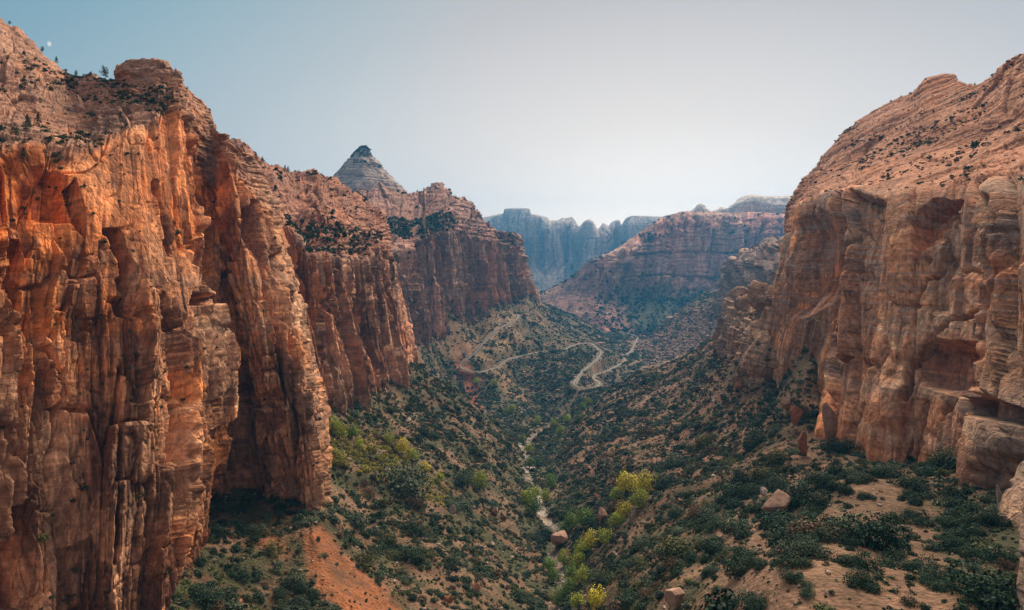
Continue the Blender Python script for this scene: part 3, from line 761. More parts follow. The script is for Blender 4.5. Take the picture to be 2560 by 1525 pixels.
# rough spur beyond it
st = [
 [(1770,790,2300),(1800,740,2300),(1850,700,2300),(1880,680,2300)],
 [(1805,770,2000),(1815,730,2000),(1825,690,2010),(1835,660,2030)],
 [(1815,768,1900),(1835,715,1900),(1840,670,1920),(1850,640,1950)],
 [(1870,775,1700),(1880,715,1700),(1880,660,1750),(1885,625,1800)],
 [(1930,790,1500),(1935,715,1500),(1930,655,1560),(1935,610,1650)],
 [(2000,800,1400),(2000,715,1400),(2000,640,1450),(2000,590,1500)]]
P = make_patch('spur', st, 'cccc', 300, 240, sm=(3, 2))
D = joints(P, 2.2, (1.1, 1.2, 1.0), w=(14, 7, 3), h=(50, 20, 6), warp=.8) + 14 * fbm3(P.G * np.array([1, 1, .4]), 70, 5, 35) + ledges(P, 3, amp=(1, .5, .2))
C = rock_color(P, ((.42, .22, .15), (.45, .30, .23), (.18, .11, .09), (.54, .41, .34)), 3, streak=.6, dark=.5)
finish(P, D, C, M_MID, 'cliff', .5, kind='structure', label='rough fluted spur behind the right wall above the rubble slope', category='cliff')

# great mesa across the valley with its talus
st = [
 [(1330,810,3100),(1335,745,3300),(1345,738,3400),(1352,735,3500),(1360,733,3700)],
 [(1370,820,2900),(1395,735,3150),(1415,705,3260),(1420,700,3300),(1440,690,3450)],
 [(1430,825,2800),(1455,730,3050),(1470,662,3160),(1478,652,3200),(1500,645,3380)],
 [(1480,830,2750),(1500,735,3000),(1505,675,3100),(1515,640,3150),(1537,626,3300)],
 [(1530,830,2750),(1548,745,3000),(1555,698,3080),(1565,640,3120),(1585,590,3400)],
 [(1590,825,2800),(1600,745,3050),(1605,700,3130),(1620,610,3220),(1630,560,3450)],
 [(1640,820,2850),(1650,745,3100),(1655,703,3180),(1665,590,3300),(1665,541,3500)],
 [(1690,815,2900),(1700,750,3150),(1700,703,3240),(1710,580,3380),(1715,529,3560)],
 [(1740,812,2950),(1745,750,3200),(1750,703,3300),(1760,575,3450),(1765,530,3620)],
 [(1800,812,3000),(1805,750,3250),(1810,703,3350),(1815,575,3500),(1815,532,3680)],
 [(1860,815,3050),(1865,750,3300),(1870,700,3400),(1875,580,3550),(1880,530,3740)],
 [(1930,815,3100),(1930,750,3350),(1935,695,3450),(1940,590,3600),(1945,535,3800)],
 [(2000,815,3150),(2000,750,3400),(2000,695,3500),(2010,590,3650),(2010,545,3850)],
 [(2150,815,3300),(2150,750,3500),(2150,695,3600),(2150,590,3750),(2150,560,3950)]]
P = make_patch('mesa', st, 'ttccc', 620, 420, sm=(2, 1))
cl, tl = P.K[..., 0], P.K[..., 2]
top_ = .12 + .88 * sst(0, 22, P.py - np.interp(P.px, *np.array([(s_[4][0], s_[4][1]) for s_ in st]).T[[0, 1]]))
D = cl * top_ * (joints(P, 4.0, (.9, 1.0, .8), w=(15, 7, 3), h=(60, 26, 8), warp=1.0) + 2.0 * ledges(P, 6, amp=(1.4, .8, .3)) + 30 * fbm3(P.G * np.array([1, 1, .35]), 160, 5, 37))
D += tl * (-40 * np.abs(fbm2(P.s / 210, P.t / 500, 4, 38)) + 12 * fbm3(P.G, 60, 4, 39))
groove(P, [(1555,695),(1650,688),(1760,694),(1900,690)], 3, 30); groove(P, [(1545,640),(1650,632),(1760,628),(1900,634)], 3, 30); groove(P, [(1700,560),(1695,620)], 3, 30); groove(P, [(1783,575),(1778,620)], 4, 40); groove(P, [(1912,560),(1898,620),(1890,680)], 5, 70)
stamp(P, [(1590,596),(1640,590),(1665,605),(1600,612)], 25, 8)
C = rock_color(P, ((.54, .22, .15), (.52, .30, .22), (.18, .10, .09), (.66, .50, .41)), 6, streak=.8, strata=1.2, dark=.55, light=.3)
C = mix(C, np.array([.085, .10, .055], f32) * (1 + .5 * fbm3(P.G, 40, 4, 40)[..., None]), tl * np.clip(sst(1490, 1600, P.px + 60 * fbm3(P.G, 200, 3, 41)), .25, 1) * .92)
C = mix(C, np.array([.26, .14, .10], f32), tl * sst(1580, 1430, P.px) * .5)
finish(P, D, np.clip(C, .01, .9), M_FAR, 'mesa', .5, kind='structure', label='broad red mesa facing the valley mouth with dark talus below', category='mesa')

# pale cap behind that mesa
st = [
 [(1700,600,4200),(1700,560,4200),(1700,540,4300)],
 [(1720,600,4200),(1725,540,4200),(1727,525,4300)],
 [(1745,600,4200),(1750,525,4200),(1752,508,4300)],
 [(1775,600,4200),(1775,540,4200),(1777,526,4300)],
 [(1800,600,4200),(1800,530,4200),(1802,518,4300)],
 [(1825,600,4150),(1822,530,4150),(1822,519,4250)],
 [(1845,600,4100),(1845,515,4100),(1850,496,4250)],
 [(1880,600,4100),(1885,505,4100),(1888,490,4250)],
 [(1950,600,4100),(1955,515,4100),(1960,493,4250)],
 [(2050,600,4100),(2050,520,4100),(2050,498,4250)],
 [(2250,620,4100),(2250,540,4100),(2250,510,4250)]]
P = make_patch('cap', st, 'css', 360, 170, sm=(2, 2), drop=200)
D = ledges(P, 8, .05, 0, amp=(1.6, .9, .4)) + 26 * fbm3(P.G, 140, 5, 42) * .6 - 12 * np.abs(fbm2(P.s / 60, P.t / 400, 3, 43))
C = rock_color(P, ((.60, .50, .43), (.66, .58, .51), (.38, .30, .27), (.75, .70, .64)), 7, streak=.5, strata=.6, dark=.3)
finish(P, D, C, M_FAR, 'mountain', .6, kind='structure', label='pale white-topped plateau and small pointed knob behind the broad mesa', category='mountain')

# farthest range
sky = [(1100,560),(1160,552),(1222,541),(1246,536),(1258,534),(1262,523),(1285,521),(1322,522),(1328,534),(1345,538),(1366,543),(1376,551),(1399,549),(1405,544),(1412,546),(1430,543),(1440,554),(1448,566),(1460,554),(1471,549),(1482,553),(1494,572),(1501,566),(1508,557),(1521,565),(1528,556),(1541,550),(1549,551),(1554,561),(1563,548),(1577,540),(1611,540),(1660,542),(1760,546),(1900,550)]
st = []
for i, (x, y) in enumerate(sky):
    dz = 250 * math.sin(i * .55) * .4
    st.append([(x + (1430 - x) * .04, 752, 5300), (x, 668, 5900 + dz), (x, 620, 5980 + dz), (x, y + 10, 6100 + dz), (x, y, 6200 + dz)])
P = make_patch('range', st, 'tcccs', 700, 300, sm=(1, 1), drop=250)
cl, tl = P.K[..., 0], P.K[..., 2]
top_ = sst(0, 30, P.py - np.interp(P.px, *np.array(sky).T))
D = cl * top_ * (joints(P, 8, (.7, .9, .6), w=(13, 6, 3), h=(90, 40, 12), warp=.6) + 26 * (1 - 2 * np.abs(fbm2(P.s / 130, P.t / 1200, 4, 45)))) + cl * top_ * 20 * fbm3(P.G, 120, 4, 46)
D += tl * (-60 * np.abs(fbm2(P.s / 260, P.t / 900, 4, 47)))
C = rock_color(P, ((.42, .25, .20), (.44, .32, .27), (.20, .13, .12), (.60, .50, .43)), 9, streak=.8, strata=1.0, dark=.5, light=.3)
C = mix(C, np.array([.08, .095, .05], f32), tl * .8)
C = mix(C, np.array([.66, .60, .54], f32), sst(612, 560, P.py + 16 * fbm2(P.px / 30, P.py / 30, 3, 48)) * .6 * (1 - tl))
finish(P, D, np.clip(C, .01, .9), M_FAR, 'mountain', .5, kind='structure', label='farthest blue range of flat-topped and toothed towers across the valley', category='mountain')
# ------------------------------------------------------------------ visibility (which things the view shows largest)
ZB = np.full((640, 382), 1e9, f32)
def splat(V):
    V = V.reshape(-1, 3); V = V[V[:, 1] > 5]
    x, y = proj(V); i = (x / 4).astype(int); j = (y / 4).astype(int)
    m = (i >= 0) & (i < 640) & (j >= 0) & (j < 382)
    np.minimum.at(ZB, (i[m], j[m]), V[m, 1].astype(f32))
splat(TV)
for P in PATCH.values(): splat(P.V)
_z = ZB.copy()
for a in (-1, 0, 1):
    for b in (-1, 0, 1):
        _z = np.minimum(_z, np.roll(np.roll(ZB, a, 0), b, 1)) if (a == 0 or b == 0) else _z
ZB = _z
def zbuf(x, y):
    i = np.clip((np.asarray(x) / 4).astype(int), 0, 639); j = np.clip((np.asarray(y) / 4).astype(int), 0, 381)
    return ZB[i, j]
_tv = TV.reshape(-1, 3); _tpx = TPX.ravel(); _tpy = TPY.ravel()
_vis = (_tpx > -40) & (_tpx < 2600) & (_tpy > 600) & (_tpy < 1640)
_vis &= _tv[:, 1] < zbuf(_tpx, _tpy) * 1.03
_vi = np.nonzero(_vis)[0]; _vp = np.stack([_tpx[_vi], _tpy[_vi]], -1)
def pick(px, py):
    """ground point seen at that place in the photo"""
    k = _vi[np.argmin((_vp[:, 0] - px) ** 2 + (_vp[:, 1] - py) ** 2)]
    return _tv[k].copy()
def pickp(key, px, py):
    P = PATCH[key]; a, b = proj(P.V); d = (a - px) ** 2 + (b - py) ** 2 + np.where((P.N * -P.V).sum(-1) > 0, 0, 80)
    return P.V.reshape(-1, 3)[np.argmin(d)].astype(float).copy()

# ------------------------------------------------------------------ plants
def leaf_mat(name, rough=.85):
    m, nt, b = new_mat(name); N = nt.nodes; L = nt.links
    at = N.new('ShaderNodeAttribute'); at.attribute_name = 'col'; oi = N.new('ShaderNodeObjectInfo')
    tc = N.new('ShaderNodeNewGeometry'); t = N.new('ShaderNodeTexNoise'); t.inputs['Scale'].default_value = 1.1; t.inputs['Detail'].default_value = 3
    L.new(tc.outputs['Position'], t.inputs['Vector'])
    r = N.new('ShaderNodeMapRange'); r.inputs['From Min'].default_value = .3; r.inputs['From Max'].default_value = .7; r.inputs['To Min'].default_value = .6; r.inputs['To Max'].default_value = 1.45
    L.new(t.outputs['Fac'], r.inputs['Value'])
    s = N.new('ShaderNodeVectorMath'); s.operation = 'SCALE'; L.new(at.outputs['Color'], s.inputs[0]); L.new(r.outputs[0], s.inputs['Scale'])
    c = N.new('ShaderNodeVectorMath'); c.operation = 'MULTIPLY'; L.new(s.outputs[0], c.inputs[0]); L.new(oi.outputs['Color'], c.inputs[1])
    L.new(c.outputs[0], b.inputs['Base Color']); b.inputs['Roughness'].default_value = rough
    return m
MAT_LEAF = leaf_mat('foliage')
MAT_WOOD = flat('bark', (.10, .07, .05))

def blob(M, size, clumps=7, flat_=.75, seed=0, spread=.62, up=0.0):
    """leaf sprays gathered in uneven clumps; unit radius; returns quads (M,4,3) and brightness (M)"""
    r = np.random.default_rng(seed)
    cc = r.normal(0, 1, (clumps, 3)); cc /= np.linalg.norm(cc, axis=1, keepdims=True); cc *= r.uniform(.25, spread, (clumps, 1)); cc[:, 2] = np.abs(cc[:, 2]) * .9 + .1
    rc = r.uniform(.28, .5, clumps)
    k = r.integers(0, clumps, M)
    d = r.normal(0, 1, (M, 3)); d /= np.linalg.norm(d, axis=1, keepdims=True)
    p = cc[k] + d * (rc[k] * r.uniform(.55, 1.0, M) ** .6)[:, None]
    p[:, 2] = np.maximum(p[:, 2], .02) * flat_ + up
    nn = d * .8 + np.array([0, 0, .45]) + r.normal(0, .45, (M, 3)); nn /= np.linalg.norm(nn, axis=1, keepdims=True)
    a = np.cross(nn, r.normal(0, 1, (M, 3))); a /= np.linalg.norm(a, axis=1, keepdims=True); b = np.cross(nn, a)
    s = size * r.uniform(.55, 1.25, (M, 1))
    q = np.stack([p - a * s, p + b * s * .75, p + a * s, p - b * s * .75], 1)
    return q.astype(f32), r.uniform(.6, 1.45, M).astype(f32)
def conifer(M, size, seed):
    r = np.random.default_rng(seed)
    h = r.random(M) ** .8; lay = np.floor(h * 9) / 9 * .5 + h * .5
    rad = (1 - lay) * .30 * r.uniform(.3, 1.1, M) + .015; th = r.uniform(0, 6.283, M) + np.sin(lay * 20)
    p = np.stack([np.cos(th) * rad, np.sin(th) * rad, .18 + lay * .82 - rad * .15], -1)
    nn = np.stack([np.cos(th) * .5, np.sin(th) * .5, np.full(M, .7)], -1) + r.normal(0, .3, (M, 3)); nn /= np.linalg.norm(nn, axis=1, keepdims=True)
    a = np.cross(nn, r.normal(0, 1, (M, 3))); a /= np.linalg.norm(a, axis=1, keepdims=True); b = np.cross(nn, a); s = size * r.uniform(.5, 1.2, (M, 1))
    return np.stack([p - a * s, p + b * s * .7, p + a * s, p - b * s * .7], 1).astype(f32), r.uniform(.6, 1.4, M).astype(f32)

T_NEAR = [blob(520, .082, 10, .8, 100 + i) for i in range(6)]
T_MID = [blob(80, .22, 7, .8, 200 + i) for i in range(8)]
T_FAR = [blob(20, .45, 5, .8, 300 + i) for i in range(8)]

def emit(name, pos, rad, col, T, **props):
    """every plant at its own place, merged as one mass"""
    n = len(pos)
    if n == 0: return None
    var = rng.integers(0, len(T), n); yaw = rng.uniform(0, 6.283, n); hs = rng.uniform(.8, 1.25, n)
    VV = []; CC = []
    for v in range(len(T)):
        m = np.nonzero(var == v)[0]
        if len(m) == 0: continue
        q, br = T[v]; c, s = np.cos(yaw[m]), np.sin(yaw[m])
        x = q[None, ..., 0] * c[:, None, None] - q[None, ..., 1] * s[:, None, None]
        y = q[None, ..., 0] * s[:, None, None] + q[None, ..., 1] * c[:, None, None]
        z = np.broadcast_to(q[None, ..., 2], x.shape) * hs[m][:, None, None]
        P_ = np.stack([x, y, z], -1) * rad[m][:, None, None, None] + pos[m][:, None, None, :]
        VV.append(P_.reshape(-1, 3).astype(f32))
        C_ = col[m][:, None, None, :] * br[None, :, None, None] * np.ones((1, 1, 4, 1), f32)
        CC.append(C_.reshape(-1, 3).astype(f32))
    V = np.concatenate(VV); C = np.concatenate(CC)
    return link(name, raw_mesh(name, V, np.arange(len(V)), 4, C, smooth=False), MAT_LEAF, kind='stuff', **props)

G_DARK = np.array([.026, .050, .027]); G_GREY = np.array([.065, .092, .056]); G_OLIVE = np.array([.075, .090, .030]); G_YEL = np.array([.27, .26, .035]); G_BROWN = np.array([.115, .075, .045]); G_TEAL = np.array([.030, .062, .036])
Z_YEL = [(780,1040),(850,1050),(960,1100),(1080,1180),(1120,1260),(1060,1260),(960,1190),(860,1170),(790,1140)]
Z_DARKW = [(860,980),(1000,1000),(960,1100),(870,1060)]
Z_DARKE = [(2300,1150),(2420,1200),(2500,1320),(2540,1500),(2380,1560),(2330,1440),(2400,1330),(2270,1250)]
Z_BARE = [(2150,1200),(2240,1200),(2230,1270),(2170,1260)]

def plant_colors(px, py, n):
    k = rng.random(n); g1 = fbm2(px / 90, py / 60, 3, 91)
    C = np.where((k < .42)[:, None], G_DARK, np.where((k < .70)[:, None], G_GREY, np.where((k < .86)[:, None], G_OLIVE, np.where((k < .93)[:, None], G_BROWN, G_TEAL))))
    yz = reg(Z_YEL, 30, px, py); m = rng.random(n) < yz * .85
    C = np.where(m[:, None], G_YEL * rng.uniform(.5, 1.1, n)[:, None], C)
    br = reg(Z_BROWN, 40, px, py); m = rng.random(n) < br * .4; C = np.where(m[:, None], G_BROWN, C)
    dk = np.clip(reg(Z_SAND, 50, px, py) + reg(Z_DARKE, 30, px, py), 0, 1); m = rng.random(n) < dk * .8
    C = np.where(m[:, None], G_DARK * np.array([.85, 1.0, 1.0]), C)
    return C * rng.uniform(.7, 1.35, n)[:, None] * (1 + .3 * g1)[:, None]

def scatter_ground():
    out = []
    rings = [(70, 160, .11), (160, 320, .13), (320, 600, .13), (600, 1000, .10), (1000, 1600, .06), (1600, 2600, .028), (2600, 3300, .006)]
    for y0, y1, d in rings:
        n = int(1.9 * (y1 ** 2 - y0 ** 2) / 2 * d)
        y = np.sqrt(rng.uniform(y0 ** 2, y1 ** 2, n)); q = rng.uniform(-.95, .95, n); x = q * y
        z = ground_z(x, y); px, py = proj(np.stack([x, y, z], -1))
        m = (px > -60) & (px < 2620) & (py < 1620) & (y < zbuf(px, py) * 1.12)
        i, j = ground_idx(x, y)
        m &= (T_road[i, j] > np.where((px > 1300) & (px < 1410) & (y > 1450), 4.5, 8)) & (T_creek[i, j] > 5.0) & (TN[i, j][:, 2] > .25) if True else m
        x, y, z, px, py = x[m], y[m], z[m], px[m], py[m]
        cl = fbm2(x / 18, y / 18, 3, 92)
        dens = .66 + 1.05 * cl
        dens = dens + .35 * reg(Z_GREEN, 50, px, py) + .6 * reg(Z_DARKE, 30, px, py) + .25 * reg(Z_YEL, 30, px, py) + .4 * reg(Z_DARKW, 20, px, py) + .7 * reg(Z_DARKL, 30, px, py)
        dens = dens * (1 - .82 * reg(Z_ORANGE, 25, px, py)) * (1 - .6 * reg(Z_ORANGE2, 25, px, py)) * (1 - .80 * reg(Z_RED, 12, px, py)) * (1 - .4 * reg(Z_TAN, 25, px, py)) * (1 - .5 * reg(Z_TAN2, 15, px, py))
        sand = reg(Z_SAND, 40, px, py) * (1 - reg(Z_DARKE, 30, px, py))
        dens = dens * (1 - .35 * sand) * (1 - .95 * reg(Z_BARE, 15, px, py))
        k = rng.random(len(x)) < dens
        x, y, z, px, py = x[k], y[k], z[k], px[k], py[k]; n = len(x)
        r = np.exp(rng.normal(0, .55, n)) * .92 * np.interp(y, [80, 200, 400, 900, 2000, 3200], [1.7, 1.75, 1.8, 2.0, 2.7, 4.6])
        r = r * (1 + .45 * np.clip(fbm2(x / 18, y / 18, 3, 92), -.6, 1)); r = np.where(reg(Z_SAND, 50, px, py) > .5, r * 1.3, r)
        out.append(np.stack([x, y, z - .12 * r, r, px, py], -1))
    return np.concatenate(out)
S = scatter_ground()
def undergrowth():
    out = []
    for y0, y1, d in [(70, 160, .25), (160, 320, .22), (320, 600, .14), (600, 1000, .07), (1000, 1700, .03)]:
        n = int(1.9 * (y1 ** 2 - y0 ** 2) / 2 * d); y = np.sqrt(rng.uniform(y0 ** 2, y1 ** 2, n)); x = rng.uniform(-.95, .95, n) * y
        z = ground_z(x, y); px, py = proj(np.stack([x, y, z], -1)); i, j = ground_idx(x, y)
        dn = (.55 + .8 * fbm2(x / 9, y / 9, 3, 99)) * (1 - .8 * reg(Z_ORANGE, 25, px, py)) * (1 - .6 * reg(Z_SAND, 40, px, py))
        m = (px > -60) & (px < 2620) & (py < 1620) & (y < zbuf(px, py) * 1.08) & (T_road[i, j] > 5) & (T_creek[i, j] > 4) & (rng.random(n) < dn)
        r = np.exp(rng.normal(0, .4, m.sum())) * np.interp(y[m], [100, 400, 1500], [.55, .75, 1.3])
        out.append(np.stack([x[m], y[m], z[m] - .1, r, px[m], py[m]], -1))
    return np.concatenate(out)
U = undergrowth()
S_col = plant_colors(S[:, 4], S[:, 5], len(S))
print('plants', len(S))
# ------------------------------------------------------------------ countable plants and rocks
LAND = [  # places one can find in the photo, used to tell look-alikes apart
 ('the flat-topped boulder', 1405, 1350), ('the bright orange bare scree', 880, 1400), ('the bare sandy patch', 2190, 1215),
 ('the cracked pink slabs', 1985, 1250), ('the two yellow trees', 1590, 1215), ('the tall standing rock', 2085, 1060),
 ('the foot of the right wall', 2330, 1165), ('the knobbly pale boulder', 1695, 1500), ('the foot of the tall left fin', 790, 1290),
 ('the foot of the near left wall', 470, 1400), ('the lone round tree', 1200, 1200), ('the tilted grey slabs', 1235, 1280),
 ('the red gully', 1815, 1360), ('the white dead bush', 2310, 1430), ('the lower right wall', 2520, 1400),
 ('the pale upright block', 1510, 1290), ('the lowest cottonwood', 1490, 1490), ('the yellow-green thicket', 900, 1110), ('the bare sand strip', 2150, 1480),
 ('the pale ledge corner', 1900, 1000), ('the lone pink rock', 1600, 1110)]
ORD = ['nearest', 'second', 'third', 'fourth', 'fifth', 'sixth', 'seventh', 'eighth', 'ninth', 'tenth', 'eleventh', 'twelfth', 'thirteenth', 'fourteenth', 'fifteenth', 'sixteenth', 'seventeenth', 'eighteenth', 'nineteenth', 'twentieth'] + ['%dth' % k for k in range(21, 80)]
_cnt = {}
def where(px, py, word):
    """which thing: its rank by distance on one side of the closest landmark"""
    best = min(range(len(LAND)), key=lambda k: math.hypot(px - LAND[k][1], py - LAND[k][2]))
    dx, dy = px - LAND[best][1], py - LAND[best][2]
    side = ('right of' if dx > 0 else 'left of') if abs(dx) > abs(dy) else ('below' if dy > 0 else 'above')
    return best, side, math.hypot(dx, dy)
def assign_labels(items, noun):
    """items: (object, px, py, looks)"""
    d = {}
    for it in items:
        b, s, r = where(it[1], it[2], noun); d.setdefault((b, s), []).append((r, it))
    for (b, s), L_ in d.items():
        L_.sort(key=lambda t: t[0])
        for k, (r, it) in enumerate(L_):
            o = it[0]
            rank = ('nearest' if k == 0 else ORD[k] + ' nearest')
            o['label'] = f"{it[3]}, {rank} {noun} {s} {LAND[b][0]}"

# shrubs: the 300 that show largest are things of their own
vis = (S[:, 4] > 4) & (S[:, 4] < 2556) & (S[:, 5] > 500) & (S[:, 5] < 1522) & (S[:, 1] < zbuf(S[:, 4], S[:, 5] - S[:, 3] * .6 / S[:, 1] * F) * 1.035 + 1)
size = S[:, 3] / S[:, 1] * vis
big = np.argsort(-size)[:290]
PROTO = []
for i, (q, br) in enumerate([blob(2000, .042, 15, .95, 500 + k) for k in range(6)]):
    V = q.reshape(-1, 3); C = np.repeat(br, 4)[:, None] * np.ones((1, 3))
    PROTO.append(raw_mesh('shrub', V, np.arange(len(V)), 4, C * .4, smooth=False)); PROTO[-1].materials.append(MAT_LEAF)
items = []
def looks(c, r):
    g = c / c.max()
    hue = 'dark green' if c.max() < .075 else ('yellow-green' if g[0] > .93 and g[2] < .45 and c.max() > .1 else ('brownish' if g[0] > .97 else ('olive green' if g[2] < .45 else 'grey-green')))
    sz = 'large ' if r > 2.1 else ('small ' if r < 1.3 else '')
    return f'{sz}{hue} bush'
for k in big:
    x, y, z, r, px, py = S[k]; c = S_col[k]
    o = bpy.data.objects.new('shrub', PROTO[int(rng.integers(0, 6))]); COL.objects.link(o)
    o.location = (x, y, z); o.rotation_euler = (0, 0, rng.uniform(0, 6.28)); o.scale = (r * rng.uniform(.9, 1.15), r * rng.uniform(.9, 1.15), r * rng.uniform(.8, 1.2))
    o.color = (*(c / .4), 1)
    o['category'] = 'bush'; o['group'] = 'bushes on the slopes and bench'
    items.append((o, px, py, looks(c, r)))
assign_labels(items, 'bush')
keep = np.ones(len(S), bool); keep[big] = False
R_ = S[keep]; RC = S_col[keep]
d = R_[:, 1]; pxr = R_[:, 3] / d * F
tiers = [(pxr > 9, T_NEAR), ((pxr <= 9) & (pxr > 4.2), T_MID), (pxr <= 4.2, T_FAR)]
for (m, T), lb in zip(tiers, ['smaller bushes scattered over the near slopes', 'bushes covering the middle slopes', 'scrub covering the far slopes and valley floor']):
    emit('brush', R_[m, :3], R_[m, 3], RC[m], T, label=lb, category='brush')

k = rng.random(len(U)); yz = reg(Z_YEL, 30, U[:, 4], U[:, 5])
uc = np.where((k < .35)[:, None], np.array([.14, .13, .075]), np.where((k < .6)[:, None], np.array([.085, .10, .06]), np.where((k < .8)[:, None], np.array([.15, .10, .055]), np.array([.06, .075, .03]))))
uc = np.where((rng.random(len(U)) < yz * .6)[:, None], np.array([.21, .20, .04]), uc) * rng.uniform(.6, 1.4, len(U))[:, None]
emit('undergrowth', U[:, :3], U[:, 3], uc, T_FAR, label='low grey-green and straw-coloured scrub between the bushes', category='undergrowth')
# plants on the rock: clumps along ledges, benches and rims
def on_patch(key, n, fn, r0, T, col, label, sig=.35):
    P = PATCH[key]; w = (P.N[..., 2] > .30) * fn(P); w = np.clip(w, 0, None).ravel().astype(np.float64)
    if w.sum() == 0: return
    k = rng.choice(len(w), n, p=w / w.sum()); pos = P.V.reshape(-1, 3)[k].astype(float); pos += rng.normal(0, .3, pos.shape) * np.array([1, 1, .1])
    r = r0 * np.exp(rng.normal(0, sig, n)); c = np.array(col)[rng.integers(0, len(col), n)] * rng.uniform(.65, 1.35, n)[:, None]
    pos[:, 2] -= .15 * r
    emit('brush', pos, r, c, T, label=label, category='brush')
def zone(P, poly, soft): return reg(poly, soft, P.px, P.py)
DG = [G_DARK, G_DARK * 1.3, G_TEAL, G_GREY * .8]
on_patch('near', 900, lambda P: P.K[..., 1] * (sst(.05, .35, fbm3(P.G, 14, 3, 93)) * .3 + 2.2 * zone(P, [(0,330),(300,340),(290,395),(0,425)], 14) + 3 * zone(P, [(110,180),(280,190),(440,240),(420,290),(260,260),(160,230)], 12) + 1.5 * zone(P, [(0,110),(60,120),(200,230),(230,260),(120,220),(0,150)], 10)), 1.25, T_MID, DG + [G_OLIVE * .8], 'junipers and brush along the slickrock ledges of the near left wall')
on_patch('near', 500, lambda P: P.K[..., 0] * (.15 + 2 * zone(P, [(650,960),(720,950),(720,1040),(640,1060)], 10) + 1.5 * zone(P, [(300,880),(440,900),(420,1100),(370,1180)], 20)), .8, T_MID, DG + [G_OLIVE * .8], 'small bushes rooted in cracks of the near left wall')
on_patch('pillars', 1500, lambda P: P.K[..., 1] * (.15 + sst(.1, .4, fbm3(P.G, 30, 3, 94)) + 6 * zone(P, [(700,545),(800,560),(880,570),(960,590),(900,640),(790,645),(740,610)], 14)), 2.0, T_FAR, DG, 'dark brush on the bench and rim of the middle left wall')
on_patch('promontory', 2600, lambda P: P.K[..., 1] * (.12 + sst(.1, .4, fbm3(P.G, 60, 3, 95)) * .6 + 9 * zone(P, [(955,565),(1030,545),(1095,535),(1140,560),(1090,590),(960,600)], 8) + 2 * zone(P, [(1230,570),(1290,600),(1290,650),(1240,640)], 10)), 3.6, T_FAR, DG, 'dark woodland on the bench of the far left promontory')
on_patch('promontory', 400, lambda P: P.K[..., 0] * 1.0, 2.5, T_FAR, DG, 'brush clinging to the promontory wall')
def domew(P):
    q = P.G[..., 2] - .42 * P.G[..., 0] + 3 * fbm3(P.G, 40, 2, 96)
    return P.K[..., 1] * (sst(.1, .35, fbm2(q / 7, (P.G[..., 0] + P.G[..., 1]) / 60, 3, 97)) + .06)
on_patch('rightwall', 1500, domew, 1.25, T_MID, DG, 'low dark brush in lines along the slanting beds of the right dome')
on_patch('ledgeblock', 120, lambda P: P.K[..., 0], 1.8, T_MID, DG, 'bushes on the blocky ledges under the right dome')
on_patch('summit', 1100, lambda P: .1 + 5 * reg([(868,398),(905,400),(940,408),(950,425),(905,405),(868,408)], 5, P.px, P.py) + 1.2 * (P.py < 392) + 1.0 * sst(.1, .4, fbm3(P.G, 60, 3, 98)), 3.2, T_FAR, DG, 'dark trees banding the pale pointed summit')
on_patch('mesa', 2600, lambda P: P.K[..., 2] * sst(1430, 1560, P.px) + P.K[..., 0] * .15 + 6 * reg([(1770,620),(1850,622),(1850,632),(1770,632)], 4, P.px, P.py) + 5 * reg([(1590,590),(1650,590),(1660,604),(1600,606)], 4, P.px, P.py), 7.5, T_FAR, DG, 'dark woodland on the talus and ledges of the broad mesa')

# ------------------------------------------------------------------ rocks
def rock_mesh(seed, dims, sub=3, blocky=.6, name='boulder'):
    import bmesh
    bm = bmesh.new(); bmesh.ops.create_icosphere(bm, subdivisions=sub, radius=1.0)
    V = np.array([v.co for v in bm.verts]); r = np.random.default_rng(seed)
    for k in range(16):     # fracture faces
        nrm = r.normal(0, 1, 3); nrm /= np.linalg.norm(nrm); h = r.uniform(.36, .78)
        dd = V @ nrm; V = V - np.clip(dd - h, 0, None)[:, None] * nrm * .95
    V = V * (1 + .05 * fbm3(V, .45, 4, seed % 9)[:, None]) * np.array(dims)
    for v, c in zip(bm.verts, V): v.co = c
    me = bpy.data.meshes.new(name); bm.to_mesh(me); bm.free()
    me.polygons.foreach_set('use_smooth', np.zeros(len(me.polygons), bool)); return me
def rock_plain(name, c, dark):
    m, nt, b = new_mat(name); N = nt.nodes; L = nt.links
    g = N.new('ShaderNodeNewGeometry'); t = N.new('ShaderNodeTexNoise'); t.inputs['Scale'].default_value = .5; t.inputs['Detail'].default_value = 8; t.inputs['Roughness'].default_value = .7
    L.new(g.outputs['Position'], t.inputs['Vector']); r = N.new('ShaderNodeValToRGB')
    r.color_ramp.elements[0].position = .32; r.color_ramp.elements[0].color = (*dark, 1); r.color_ramp.elements[1].position = .62; r.color_ramp.elements[1].color = (*c, 1)
    L.new(t.outputs['Fac'], r.inputs[0]); L.new(r.outputs[0], b.inputs['Base Color'])
    bp = N.new('ShaderNodeBump'); bp.inputs['Strength'].default_value = .7; bp.inputs['Distance'].default_value = .4; L.new(t.outputs['Fac'], bp.inputs['Height']); L.new(bp.outputs[0], b.inputs['Normal'])
    return m
M_RK_PINK = rock_plain('pink_rock', (.40, .26, .19), (.22, .12, .08)); M_RK_GREY = rock_plain('grey_rock', (.42, .36, .31), (.20, .15, .12)); M_RK_RED = rock_plain('red_rock', (.38, .17, .09), (.2, .08, .045))
